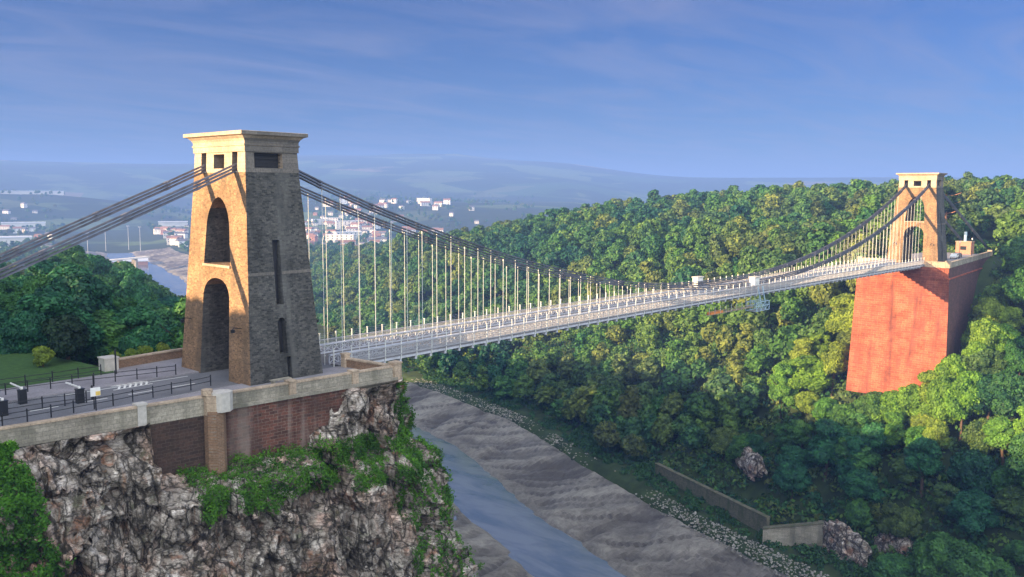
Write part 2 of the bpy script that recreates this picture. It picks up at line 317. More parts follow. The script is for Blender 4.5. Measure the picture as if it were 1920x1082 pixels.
# ---------------------------------------------------------------- terrain functions
C = np.array([(60, -190), (85, -120), (105, -40), (115, 8), (130, 54), (148, 98), (165, 135), (182, 172), (193, 215), (203, 262), (222, 340), (258, 450), (310, 590), (375, 760), (430, 900), (480, 1050), (540, 1250), (640, 1500)], float)
SEG = C[1:]-C[:-1]; SL = np.hypot(SEG[:, 0], SEG[:, 1]); CUM = np.concatenate([[0], np.cumsum(SL)])
def river_st(x, y):
    x = np.asarray(x, float); y = np.asarray(y, float); best = np.full(x.shape, 1e9); s = np.zeros(x.shape); t = np.zeros(x.shape)
    for i in range(len(SEG)):
        dx = x-C[i, 0]; dy = y-C[i, 1]; u = (dx*SEG[i, 0]+dy*SEG[i, 1])/SL[i]**2
        uc = u if i == 0 else np.maximum(u, 0)
        uc = uc if i == len(SEG)-1 else np.minimum(uc, 1)
        px = dx-uc*SEG[i, 0]; py = dy-uc*SEG[i, 1]; d = np.hypot(px, py); sg = np.sign(px*SEG[i, 1]-py*SEG[i, 0])
        q = d < best; best = np.where(q, d, best); s = np.where(q, d*sg, s); t = np.where(q, CUM[i]+uc*SL[i], t)
    return s, t
def ss(a, b, x): u = np.clip((x-a)/(b-a), 0, 1); return u*u*(3-2*u)
def fbm(x, y, sc, seed=0, oct_=4):
    # cheap value noise, numpy
    r = np.zeros(np.shape(x)); amp = 1; tot = 0
    for o in range(oct_):
        X = np.asarray(x)/sc*2**o+seed*17.3+o*5.1; Y = np.asarray(y)/sc*2**o+seed*7.7+o*9.2
        xi = np.floor(X); yi = np.floor(Y); fx = X-xi; fy = Y-yi; fx = fx*fx*(3-2*fx); fy = fy*fy*(3-2*fy)
        h = lambda a, b: np.modf(np.abs(np.sin(a*127.1+b*311.7+seed)*43758.5453))[0]
        v = (h(xi, yi)*(1-fx)+h(xi+1, yi)*fx)*(1-fy)+(h(xi, yi+1)*(1-fx)+h(xi+1, yi+1)*fx)*fy
        r += amp*(v-.5)*2; tot += amp; amp *= .5
    return r/tot
def mudw(t): return 38+ss(620, 900, t)*40
def height(x, y):
    x = np.asarray(x, float); y = np.asarray(y, float); s, t = river_st(x, y)
    mw = mudw(t)
    # Leigh Woods side
    PR = np.interp(y, [-200, 0, 110, 205, 274, 387, 430, 550, 700, 850, 1000, 1200], [12, 9, 8, 3, -3, -20, -26, -40, -54, -64, -73, -78])
    sr = s-(mw-38)
    g = np.interp(sr, [38, 44, 57, 90, 130, 260], [-.03, -.012, 0, .42, .80, 1.0])
    foot = -73.5-2.0*ss(700, 1000, t)
    zr = foot+(PR-foot)*np.maximum(g, 0)+np.where(g < 0, g*80, 0)
    zr += fbm(x, y, 70, 1)*9*np.clip(g*(1.25-g)*2.5, 0, 1)*ss(15, 70, np.hypot(x-225, y))
    plat = ss(14, 0, np.maximum(np.abs(y-3)-10, 0))*ss(232, 266, x)*ss(420, 290, x)
    zr = zr*(1-plat)+(-.9)*plat
    zr = np.where((x > 202) & (x < 216) & (np.abs(y-1) < 13), np.minimum(zr, -36.5), zr)
    # Clifton side
    PL = np.interp(y, [-200, -40, 0, 30, 60, 150, 250, 350, 450, 600], [8, -1, -.35, -2.2, -3.5, -5, -20, -46, -70, -77])
    sl = -s
    edge = np.interp(y, [-100, -20, 20, 100], [0, 0, 0, 0])
    g2 = np.interp(sl+edge, [30, 36, 52, 74, 90, 97], [-.03, 0, .01, .55, .93, 1])
    g2h = np.interp(sl, [30, 36, 52, 70, 98, 125, 160], [-.03, 0, .01, .35, .76, .95, 1.02]); g2 = g2h
    g2n = np.interp(sl, [30, 36, 60, 98, 103], [-.03, 0, .01, .08, 1]); wn = ss(34, 20, y); g2 = g2*(1-wn)+g2n*wn
    zl = -74+(PL+74)*np.maximum(g2, 0)+np.where(g2 < 0, g2*80, 0)
    zl += 20*ss(-35, -140, x)*ss(700, 100, y)*(y > -60)
    zl += fbm(x, y, 40, 3)*4*ss(22, 50, y)*(g2 > .05)
    # gully between the viewpoint hill and the bridge
    gul = (y < -9.0)*ss(-49, -45, x)*ss(-200, -110, y)
    zl = zl*(1-gul)+np.minimum(zl, -34)*gul
    dcam = np.hypot(x-CAMP.x, y-CAMP.y)
    hill = CAMP.z-1.8-np.maximum(dcam-3, 0)*.85
    zl = np.where((y < -30), np.maximum(zl, hill), zl)
    z = np.where(s > 0, zr, zl)
    z = np.where(np.abs(s) < mw, -86.5+np.clip(np.abs(s)-mw+6, 0, 6)*1.2, z)
    # flood plain, then far hills
    r = np.hypot(x-CAMP.x, y-CAMP.y); az = np.degrees(np.arctan2(x-CAMP.x, y-CAMP.y))
    plain_ = -77.5+fbm(x, y, 500, 5)*3
    far = ss(900, 1500, r)*ss(64, 50, az)
    inriver = np.abs(s) < mw
    z = np.where(inriver, z, z*(1-far)+plain_*far)
    A = np.interp(az, [0, 14, 28, 34, 40, 44, 48, 51, 56, 62, 75, 100], [190, 188, 190, 192, 204, 203, 178, 152, 125, 118, 112, 110])
    z = z+(A+78)*ss(3300, 6200, r)*(1-.10*fbm(x, y, 1200, 8))*ss(100, 80, az)
    z = z+ss(30, 22, az)*(76+8*fbm(x, y, 300, 9))*ss(2500, 3000, r)*ss(3900, 3300, r)
    z = z+ss(28, 34, az)*ss(60, 50, az)*60*ss(1800, 2700, r)*(1+.4*fbm(x, y, 600, 12))
    return z

# terrain sheet: dense grid near the gorge, spreading to the horizon
def axis(lo, hi, a, b, step, grow=1.13):
    v = list(np.arange(a, b+1e-6, step)); st = step; x = b
    while x < hi: st = min(st*grow, 260); x += st; v.append(x)
    st = step; x = a; pre = []
    while x > lo: st = min(st*grow, 260); x -= st; pre.append(x)
    return np.array(pre[::-1]+v)
xs = axis(-2500, 11500, -60, 330, 3.0); ys = axis(-1500, 11500, -110, 420, 3.0)
X, Y = np.meshgrid(xs, ys); Z = height(X, Y)
nx, ny = len(xs), len(ys); idx = np.arange(nx*ny).reshape(ny, nx)
Fq = np.stack([idx[:-1, :-1], idx[:-1, 1:], idx[1:, 1:], idx[1:, :-1]], -1).reshape(-1, 4)
V = np.stack([X, Y, Z], -1).reshape(-1, 3)
tag(link('hillside', npmesh('hillside', V, Fq, [M['ground']], smooth=True)), kind='structure')

# river water and mud banks follow the centreline
def curve_at(t):
    x = np.interp(t, CUM, C[:, 0]); y = np.interp(t, CUM, C[:, 1])
    e = 14.; x2 = np.interp(np.minimum(t+e, CUM[-1]), CUM, C[:, 0]); y2 = np.interp(np.minimum(t+e, CUM[-1]), CUM, C[:, 1])
    x1 = np.interp(np.maximum(t-e, 0), CUM, C[:, 0]); y1 = np.interp(np.maximum(t-e, 0), CUM, C[:, 1])
    d = np.hypot(x2-x1, y2-y1); return x, y, (y2-y1)/d, -(x2-x1)/d
def strip(name, tt, sfun, zfun, mt, nS):
    T = np.repeat(tt[:, None], nS, 1); K = np.repeat(np.linspace(0, 1, nS)[None], len(tt), 0)
    Sv = sfun(T, K); x, y, nx_, ny_ = curve_at(T); Xp = x+nx_*Sv; Yp = y+ny_*Sv; Zp = zfun(T, Sv, Xp, Yp)
    idx = np.arange(T.size).reshape(T.shape); Fq = np.stack([idx[:-1, :-1], idx[:-1, 1:], idx[1:, 1:], idx[1:, :-1]], -1).reshape(-1, 4)
    at_ = {'wet_shade': WET_SHADE[:-1, :-1].ravel()} if name == 'mud_bank' else None
    o = link(name, npmesh(name, np.stack([Xp, Yp, Zp], -1).reshape(-1, 3), Fq, [mt], smooth=True, attrs=at_)); return tag(o, kind='structure')
tt = np.concatenate([np.arange(60, 520, 1.6), np.arange(520, 1620, 8.)])
def mudz(T, s_, x, y):
    a = np.abs(s_); mw = mudw(T); wv = 9.5+2.2*fbm(T, T*0, 45, 4)+ss(600, 900, T)*8
    u = np.clip((a-wv)/(mw-wv), -1, 1)
    z = -83.6+7.0*np.where(u > 0, .18*ss(0, .12, u)+.82*u**1.15, u*2)
    lab = s_*.5
    gl = 1-np.abs(fbm((T*.8+a*.75)+5*fbm(x, y, 18, 6), a*.12, 8.0, 7, 3))*3.6
    gl2 = 1-np.abs(fbm(T-a*.3, a*.25, 26, 2, 3))*5
    global WET_SHADE; WET_SHADE = (np.clip(gl, 0, 1)*.8+np.clip(gl2, 0, 1)*.9)*np.clip(u*5, 0, 1)+ss(.10, -.02, u)*.5
    z -= (np.clip(gl, 0, 1)*.9+np.clip(gl2, 0, 1)*1.7)*np.clip(u*5, 0, 1)*np.clip((1.05-u)*4, 0, 1)
    z += (fbm(x, y, 3.4, 5)*.30+fbm(x, y, 9, 15)*.7)*(u > 0)
    return z
strip('mud_bank', tt, lambda T, K: (K-.5)*2*mudw(T), mudz, M['mud'], 110)
strip('river', tt[::3], lambda T, K: (K-.5)*2*(mudw(T)-14), lambda T, s_, x, y: np.full(T.shape, -83.35), M['water'], 6)

# ---------------------------------------------------------------- Clifton road plateau
def sheet(name, poly, z, mt, kind='structure'):
    return tag(MB().prism(poly, z-.25, z).build(name, mt), kind=kind)
sheet('road', [(-75, -8.0), (10.2, -5.0), (10.2, 3.0), (-75, 4.2)], 0.0, M['asphalt'])
sheet('pavement', [(-75, -9.7), (-28, -10.0), (-11, -11.1), (8.6, -12.4), (10.2, -12.4), (10.2, -4.98), (-5, -5.3), (-75, -8.02)], 0.12, M['paving'])
sheet('footpath', [(-75, 4.22), (10.2, 3.02), (10.2, 13.0), (-10, 11.4), (-10.5, 9.0), (-75, 9.6)], 0.12, M['paving'])
sheet('lawn', [(-75, 9.62), (-10.6, 9.02), (-10.1, 11.5), (-12, 30), (-75, 42)], 0.06, M['lawn'])
mk = MB()
def line(x0, y0, x1, y1, wd): mk.bar((x0, y0, .004), (x1, y1, .004), wd, .004)
for a in range(12): line(-58+a*4.4, -1.9+a*.05, -55.6+a*4.4, -1.88+a*.05, .16)
line(-60, 3.6, -6, 2.4, .14); line(-60, -7.1, -8, -5.0, .14)
for k in range(6): line(-13.6+k*.55, 1.6, -12.9+k*.55, 2.9, .22); line(-12.9+k*.55, 2.9, -13.6+k*.55, 3.4, .2)
line(-14.2, 1.45, -10.2, 1.6, .15)
tag(mk.build('road_markings', M['white']), kind='structure')

# ---------------------------------------------------------------- bridge towers
def boolean(me, cutters):
    o = bpy.data.objects.new('tmp', me); COL.objects.link(o); tmp = [o]
    for c in cutters:
        k = bpy.data.objects.new('tmpc', c); COL.objects.link(k); tmp.append(k)
        md = o.modifiers.new('b', 'BOOLEAN'); md.operation = 'DIFFERENCE'; md.solver = 'EXACT'; md.object = k
    dg = bpy.context.evaluated_depsgraph_get(); r = bpy.data.meshes.new_from_object(o.evaluated_get(dg))
    for k in tmp: bpy.data.objects.remove(k)
    return r
def archcut(hw0, z0, hwS, zS, zT, x0, x1, axis='x', cen=0, pw=2.0, n=16):
    pts = [(-hw0, z0), (-hwS, zS)]
    for i in range(1, n):
        a = math.pi*i/n; c = -math.cos(a); pts.append((hwS*c, zS+(zT-zS)*(1-abs(c)**pw)**(1/pw)))
    pts += [(hwS, zS), (hw0, z0)]; b = MB(); k = len(pts)
    if axis == 'x': vs = [(x0, p+cen, z) for p, z in pts]+[(x1, p+cen, z) for p, z in pts]
    else: vs = [(p+cen, x0, z) for p, z in pts]+[(p+cen, x1, z) for p, z in pts]
    fs = [tuple(range(k)), tuple(range(k, 2*k))[::-1]]+[(i, k+i, k+(i+1) % k, (i+1) % k) for i in range(k)]
    b.add(vs, fs); me = b.mesh('cut', M['rubble']); bm = bmesh.new(); bm.from_mesh(me); bmesh.ops.recalc_face_normals(bm, faces=bm.faces); bm.to_mesh(me); bm.free(); return me
def weather_or_shade(me, mt):
    # north faces darken: soot and lichen on towers, painted shade on the pier
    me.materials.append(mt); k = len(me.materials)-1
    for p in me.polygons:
        if p.normal.y < -.8 or (p.center.y < -4.85 and abs(p.center.x) < 1.1 and -1 < p.center.z < 16): p.material_index = k  # the reveals of the side slots are darkened as well
def boxcut(*a): return MB().box(*a).mesh('cut', M['cream'])
def make_tower(x0, z0, label, far=False):
    root = empty('bridge_tower', (x0, 0, z0), label, 'tower', 'stone towers of the suspension bridge')
    body = MB().frustum(4.42, 7.12, -1.5, 3.10, 5.06, 21.2).mesh('tower_body', M['rubble'])
    cuts = [archcut(2.95, -2, 2.62, 8.1, 10.35, -9, 9, pw=2.2), archcut(2.62, 11.75, 2.28, 15.5, 18.7, -9, 9, pw=1.75)]
    if not far:
        for sy in (-1, 1):
            y0, y1 = (-9, -5.35) if sy < 0 else (5.35, 9)
            cuts.append(boxcut(-.68, .18, *((-9, -4.9) if sy < 0 else (4.9, 9)), 7.8, 14.4))
            cuts.append(archcut(.47, 2.8, .47, 5.9, 6.5, *((-9, -5.5) if sy < 0 else (5.5, 9)), 'y', -.25))
            cuts.append(boxcut(.05, .55, *((-9, -6.0) if sy < 0 else (6.0, 9)), -.5, 2.45))
    else:
        for sy in (-1, 1):
            y0, y1 = (-9, -5.35) if sy < 0 else (5.35, 9)
            cuts.append(archcut(.5, 7.8, .5, 13.6, 14.4, *((-9, -4.9) if sy < 0 else (4.9, 9)), 'y', 0))
            cuts.append(archcut(.5, 1.2, .5, 5.6, 6.4, *((-9, -5.5) if sy < 0 else (5.5, 9)), 'y', 0))
    bme = boolean(body, cuts); weather_or_shade(bme, M['grime']); link('tower_body', bme, root)
    for sy in (-1, 1):
        for (wx, hw_, za, zb, yy) in (((-.25, .42, 7.85, 14.3, 5.2), (-.25, .46, 2.9, 6.0, 5.8), (.3, .24, 0, 2.4, 6.3)) if not far else ((0, .48, 7.85, 13.6, 5.2), (0, .48, 1.3, 5.6, 5.8))):
            MB().box(wx-hw_, wx+hw_, min(sy*yy, sy*(yy-.05)), max(sy*yy, sy*(yy-.05)), za, zb).build('window', M['dark'], root)
    # ledge across the portal between the two arches, and pale bands in the side walls
    for sx in (-1, 1):
        lb = MB(); x = sx*3.68; lb.box(min(x, x+sx*.13), max(x, x+sx*.13), -2.7, 2.7, 11.5, 11.75); lb.build('arch_ledge', M['cream'], root)
    z = 10.9
    hx = 4.42+(3.10-4.42)*(z+1.5)/22.7; hy = 7.12+(5.06-7.12)*(z+1.5)/22.7
    for sy in (-1, 1):
        ya = sy*(hy-.10); yb = sy*(hy+.03)
        for xa, xb_ in ((-hx*.99, -.7), (.2, hx*.99)): MB().box(xa, xb_, min(ya, yb), max(ya, yb), z, z+.3).build('stone_band', M['greycream'], root)
    # attic with chain slots and openings
    at = MB().frustum(3.12, 5.08, 21.2, 3.02, 4.96, 23.25).mesh('attic', M['cream'])
    ac = [boxcut(-8, 8, -1.05, 1.05, 21.6, 23.05)]
    for sy in (-1, 1): ac.append(boxcut(-8, 8, sy*3.05-.52, sy*3.05+.52, 21.3, 23.22))
    ac += [boxcut(-2.05, 1.2, -9, -4.1, 21.65, 23.15), boxcut(-2.05, 1.2, 4.1, 9, 21.65, 23.15)]
    ame = boolean(at, ac); weather_or_shade(ame, M['greycream']); link('attic', ame, root)
    for sy in (-1, 1):
        lv = MB(); lv.box(-2.04, 1.19, min(sy*4.2, sy*4.25), max(sy*4.2, sy*4.25), 21.66, 23.14)
        for k in range(4): lv.bar((-2.04, sy*4.55, 21.9+k*.36), (1.19, sy*4.55, 21.9+k*.36), .12, .05)
        lv.build('louvre', M['dark'], root)
    co = MB()
    def ring(hx, hy, z): return [(-hx, -hy, z), (hx, -hy, z), (hx, hy, z), (-hx, hy, z)]
    prof = [(3.14, 5.08, 23.25), (3.14, 5.08, 23.8), (3.22, 5.16, 23.85), (3.22, 5.16, 24.0), (3.14, 5.08, 24.02), (3.14, 5.08, 24.3), (3.28, 5.2, 24.55), (3.55, 5.42, 24.8), (3.82, 5.72, 24.88), (3.86, 5.76, 24.9), (3.86, 5.76, 25.22), (3.80, 5.70, 25.26)]
    vs = []
    for p in prof: vs += ring(*p)
    fs = [(0, 3, 2, 1)]+[(4*i+k, 4*i+(k+1) % 4, 4*i+4+(k+1) % 4, 4*i+4+k) for i in range(len(prof)-1) for k in range(4)]+[tuple(4*(len(prof)-1)+k for k in range(4))]
    co.add(vs, fs).build('cornice', M['cream'], root)
    cm_ = [c for c in root.children if c.name.startswith('cornice')]
    weather_or_shade(cm_[0].data, M['greycream'])
    for sy in (-1, 1):
        for sx in (-1, 1):
            yy = sy*5.05; lo_ = MB().box(sx*5.0-.16, sx*5.0+.16, yy-.14, yy+.14, 5.3, 5.62).build('lamp', M['black'], root)
            MB().tube([(sx*3.95, yy, 5.6), (sx*4.9, yy, 5.8), (sx*5.0, yy, 5.6)], .05, 6).build('bracket', M['black'], lo_)
    return root
make_tower(0, 0, 'big near stone tower with sunlit arched portal and dark side wall')
make_tower(214, -.13, 'small distant stone tower standing on the tall red pier', True)

# ---------------------------------------------------------------- suspension bridge deck, chains, rods
BR = empty('suspension_bridge', (107, 0, 0), 'long chain suspension bridge deck with iron chains and thin hanging rods across the gorge', 'bridge')
def bp(mb, name, mt): 
    o = mb.build(name, mt, BR); o.location = (-107, 0, 0); return o
DX0, DX1 = 8.0, 205.5
def dz(x): return .35*math.sin(math.pi*(x-4)/206)-.13*x/214
nseg = 81; RX = [7.4+2.44*i for i in range(82)]
seg = [DX0+(DX1-DX0)*i/60 for i in range(61)]
def longbar(mb, y0, y1, za, zb):
    for a, b in zip(seg[:-1], seg[1:]):
        zA, zB = dz(a), dz(b)
        vs = [(a, y0, zA+za), (a, y1, zA+za), (a, y1, zA+zb), (a, y0, zA+zb), (b, y0, zB+za), (b, y1, zB+za), (b, y1, zB+zb), (b, y0, zB+zb)]
        mb.add(vs, [(0, 1, 5, 4), (1, 2, 6, 5), (2, 3, 7, 6), (3, 0, 4, 7)])
    return mb
bp(longbar(MB(), -2.7, 2.7, -.25, 0), 'road_surface', M['deckroad'])
for sy in (-1, 1):
    bp(longbar(MB(), *sorted((sy*3.3, sy*4.65)), -.12, .12), 'footway', M['paving'])
xb = MB()
for x in RX:
    if x < DX1-1: xb.bar((x, -4.6, dz(x)-.55), (x, 4.6, dz(x)-.55), .3, .55)
longbar(xb, -4.62, -4.50, -.42, -.13); longbar(xb, 4.50, 4.62, -.42, -.13)
bp(xb, 'cross_girders', M['deckside'])
for sy in (-1, 1):
    lg = MB(); y = sy*3.05; longbar(lg, y-.2, y+.2, .95, 1.08); longbar(lg, y-.2, y+.2, -.30, -.14); longbar(lg, y-.03, y+.03, -.14, .12)
    x = DX0
    while x < DX1-1:
        for d in (0, 1): lg.bar((x, y, dz(x)+(.95 if d else .1)), (x+1.22, y, dz(x+1.22)+(.1 if d else .95)), .06, .09)
        lg.bar((x, y, dz(x)+.1), (x, y, dz(x)+.95), .10, .10); x += 1.22
    bp(lg, 'lattice_girder', M['deckside'])
for sy in (-1, 1):
    pr = MB(); y = sy*4.72; longbar(pr, y-.09, y+.09, 1.22, 1.32); longbar(pr, y-.05, y+.05, .12, .22)
    longbar(pr, y-.03, y+.03, .74, .79)
    for zz_ in (1.55, 1.78, 2.0): longbar(pr, y-.008, y+.008, zz_, zz_+.016)
    x = DX0
    while x < DX1-.5:
        pr.bar((x, y, dz(x)+.2), (x+.42, y, dz(x+.42)+1.22), .03, .045); pr.bar((x+.42, y, dz(x)+.2), (x, y, dz(x)+1.22), .03, .045); x += .21
    bp(pr, 'parapet_lattice', M['iron'])
    rp = MB()
    for k, x in enumerate(RX):
        if x < DX1:
            ps = MB() if (sy < 0 or k < 18) else rp
            ps.bar((x, y, dz(x)-.45), (x, y, dz(x)+2.05), .10, .10); ps.box(x-.09, x+.09, y-.09, y+.09, dz(x)+2.052, dz(x)+2.12)
            if ps is not rp: bp(ps, 'parapet_post', M['rod'])
    if sy > 0: tag(bp(rp, 'parapet_posts', M['white']), kind='stuff')
ZM, ZS = 1.95, 22.85
def cz(x): return ZM+(ZS-ZM)*(abs(x-107)/107)**2.06
# three chains to a side, each running from land anchor over both towers to the far anchor
KL = .42
NL = 88
def chainpath(off):
    pts = []
    for i in range(9): s_ = 8-i; pts.append((-7.2*s_, ZS+off-KL*7.2*s_))
    n = 30
    pts[-1] = (0, ZS+off+.12)
    for i in range(1, n+1): x = 214*i/n; pts.append((x, cz(x)+off+(.12 if i == n else 0)-(.13*x/214)))
    for i in range(1, 10): pts.append((214+7.0*i, ZS+off-.35*7.0*i-.1))
    return pts
for sy in (-1, 1):
    for off in (-.33, 0, .33):
        mb = MB(); P = chainpath(off); y = sy*3.05
        for i in range(len(P)-1):
            a, b = P[i], P[i+1]; odd = i % 2
            for k in range(5 if not odd else 4):
                yy = y+(k-(2 if not odd else 1.5))*.11
                mb.bar((a[0], yy, a[1]), (b[0], yy, b[1]), .03, .15)
            # swelling eyes and the pin at the joint
            mb.bar((b[0], y-.30, b[1]), (b[0], y+.30, b[1]), .14, .14)
            d = Vector((b[0]-a[0], 0, b[1]-a[1])).normalized()*.28
            mb.bar((b[0]-d.x, y, b[1]-d.z), (b[0]+d.x, y, b[1]+d.z), .44, .20)
        bp(mb, 'chain', M['chainiron'])
# hanging rods
rods = []
CPo = np.array(CAMP)
for sy in (-1, 1):
    for i, x in enumerate(RX):
        if x > 206.5: continue
        off = (-.33, 0, .33)[i % 3]; top = cz(x)+off-.1; b = dz(x)-.3
        if top-b > .5: rods.append(((top-b)/math.hypot(x-CAMP.x, CAMP.y), x, sy*3.05, b, top))
rods.sort(reverse=True)
rest = MB()
for k, (_, x, y, b, top) in enumerate(rods):
    mb = MB() if k < 99 else rest
    mb.tube([(x, y, b), (x, y, top)], .032, 6); mb.box(x-.06, x+.06, y-.06, y+.06, b+1.3, b+1.42); mb.box(x-.05, x+.05, y-.06, y+.06, top-.25, top)
    if k < 99: bp(mb, 'hanging_rod', M['rod'])
tag(bp(rest, 'hanging_rods', M['rod']), kind='stuff')

# cabinets at midspan and the maintenance gantry slung below
def cabinet(x, y, label):
    r = empty('chain_cabinet', (x, y, dz(x)), label, 'cabinet', 'cabinets at the middle of the bridge')
    MB().box(-1.0, 1.0, -.55, .55, 1.0, 2.75).build('body', M['white'], r)
    MB().box(-1.15, 1.15, -.7, .7, 2.753, 2.95).build('roof', M['paleblock'], r)
    f = MB(); [f.box(sx*.85-.06, sx*.85+.06, sy*.4-.06, sy*.4+.06, .1, 1.0) for sx in (-1, 1) for sy in (-1, 1)]; f.build('frame', M['iron'], r)
cabinet(107.6, -3.9, 'pale cream cabinet over the near chain, above the blue gantry at midspan')
cabinet(99.6, 3.9, 'grey white cabinet on the far chain at midspan')
g = empty('maintenance_gantry', (104, -4.9, -.6), 'blue scaffold maintenance cradle slung under the bridge deck at midspan', 'gantry')
fr = MB()
for x in (.8, 2.6, 4.4, 6.2):
    for y in (-1.0, 1.2):
        fr.bar((x, y, -2.6), (x, y, .2 if y > 0 else -.9), .10, .10)
for z in (-2.6, -1.7, -.9):
    for y in (-1.0, 1.2): fr.bar((.8, y, z), (6.2, y, z), .09, .09)
    for x in (.8, 2.6, 4.4, 6.2): fr.bar((x, -1.0, z), (x, 1.2, z), .09, .09)
for x in (.8, 2.6, 4.4): fr.bar((x, -1.0, -2.6), (x+1.8, -1.0, -.9), .06, .06); fr.bar((x+1.8, -1.0, -2.6), (x, -1.0, -.9), .06, .06)
fr.bar((2.6, -1, -.9), (2.6, -.3, 2.0), .14, .14); fr.bar((4.4, -1, -.9), (4.4, -.3, 2.0), .14, .14)
fr.build('cradle_frame', M['bluenet'], g)
MB().box(.9, 6.1, -.9, 1.1, -2.72, -2.65).build('platform', M['wood'], g)
MB().box(-16, .8, -.5, .5, -1.75, -1.66).box(-16, .8, -.52, -.46, -1.2, -1.12).build('walkway', M['wood'], g)
b = MB(); [b.bar((x, -.49, -1.7), (x, -.49, -.3), .06, .06) for x in range(-16, 1, 2)]; b.build('walkway_hangers', M['deckside'], g)
MB().box(-15.5, -11, -.46, .3, -1.64, -1.25).build('orange_sheeting', M['orange'], g)

# ---------------------------------------------------------------- near abutment: parapets, piers, red wall
def wallrun(mb, a, b, z0, z1, th, mi=0):
    a = Vector((*a, 0)); b = Vector((*b, 0)); d = (b-a).normalized(); n = Vector((-d.y, d.x, 0))*th/2
    mb.prism([(a+n)[:2], (a-n)[:2], (b-n)[:2], (b+n)[:2]], z0, z1, mi)
AB = empty('abutment_wall', (-1, -12, 0), 'red sandstone retaining wall carrying the road beside the near tower', 'wall')
def child(mb, name, mt, root, loc): 
    o = mb.build(name, mt, root); o.location = (-loc[0], -loc[1], -loc[2]); return o
rw = MB(); wallrun(rw, (-10.2, -11.75), (3.6, -12.68), -9.5, -.35, .7); child(rw, 'wall_face', M['redwall'], AB, (-1, -12, 0))
rw = MB(); wallrun(rw, (-16.8, -11.0), (-10.9, -11.45), -9.5, -.35, .5); child(rw, 'recessed_wall', M['darkwall'], AB, (-1, -12, 0))
pi = MB(); pi.prism([(-11.0+.95*math.cos(k*math.pi/4+.39), -11.95+.95*math.sin(k*math.pi/4+.39)) for k in range(8)], -9.5, -.2)
child(pi, 'corner_pilaster', M['bronze'], AB, (-1, -12, 0))
sc = MB(); wallrun(sc, (-10.2, -11.85), (9.1, -13.15), -.35, -.05, .95); child(sc, 'string_course', M['greystone'], AB, (-1, -12, 0))
def parapet(name, pts, label, mt, piers=(), th=.5, z1=1.15, z0=-.6):
    c = pts[0]; r = empty(name, (c[0], c[1], 0), label, 'parapet'); L0 = (c[0], c[1], 0)
    a = MB(); cp = MB()
    for p, q in zip(pts[:-1], pts[1:]): wallrun(a, p, q, z0, z1-.16, th); wallrun(cp, p, q, z1-.157, z1, th+.16)
    child(a, 'wall_body', mt, r, L0); child(cp, 'coping', M['cream'], r, L0)
    for (x, y, h, wd, mt2) in piers:
        p = MB(); p.box(x-wd/2, x+wd/2, y-wd/2, y+wd/2, z0-.03, h); po = child(p, 'pier', mt2, r, L0); MB().box(x-wd/2-.08, x+wd/2+.08, y-wd/2-.08, y+wd/2+.08, h+.002, h+.16).build('cap', mt2, po)
    return r
parapet('parapet', [(-75, -8.9), (-40, -9.3), (-27.9, -10.05), (-11.6, -11.45)], 'long grey stone parapet along the road left of the corner pier', M['greystone'], [(-17.3, -10.95, 1.2, .75, M['paleblock'])])
parapet('parapet', [(-9.8, -11.62), (9.3, -13.0)], 'grey stone parapet on the red wall beside the near tower', M['greystone'], [(-3.1, -12.1, 1.18, .75, M['cream']), (4.0, -12.62, 1.18, .75, M['cream']), (9.2, -13.0, 1.35, .95, M['cream'])])
parapet('parapet', [(8.9, -12.4), (8.2, -6.0)], 'short brown return parapet at the end of the road by the deck', M['bronze'], [(8.1, -5.9, 1.5, .7, M['cream'])])
parapet('parapet', [(-10.2, 11.2), (-4.6, 11.9), (9, 13.4)], 'low brown parapet behind the road with a pale square end pier', M['bronze'], [(-10.4, 11.2, 1.35, 1.5, M['paleblock'])])
cpz = empty('corner_pier', (-11.0, -11.9, 0), 'pale octagonal stone pier with white cap block where the two parapets meet', 'pier')
MB().prism([(.95*math.cos(k*math.pi/4+.39), .95*math.sin(k*math.pi/4+.39)) for k in range(8)], -.55, 1.25).build('shaft', M['cream'], cpz)
MB().prism([(1.02*math.cos(k*math.pi/4+.39)+.5, .95*math.sin(k*math.pi/4+.39)-.35) for k in range(8)], -.3, 1.45).build('cap_block', M['paleblock'], cpz)
MB().prism([(.5*math.cos(k*math.pi/4+.39)-.6, .5*math.sin(k*math.pi/4+.39)+.1) for k in range(8)], 1.252, 1.75).build('finial', M['cream'], cpz)
be = MB().box(-1.1, 1.1, -.3, .3, .38, .5).box(-.95, -.75, -.25, .25, 0, .38).box(.75, .95, -.25, .25, 0, .38)
tag(be.build('stone_bench', M['greystone'], loc=(-1.6, -8.1, .12)), 'low grey stone bench against the dark side of the near tower', 'bench')
ef = MB().prism([(-9.9, -11.6), (9.0, -12.9), (10.15, -6), (10.15, 13), (-10, 12.6)], -7, -.26); tag(ef.build('abutment_core', M['greystone']), 'grey stone base under the near tower', 'abutment')

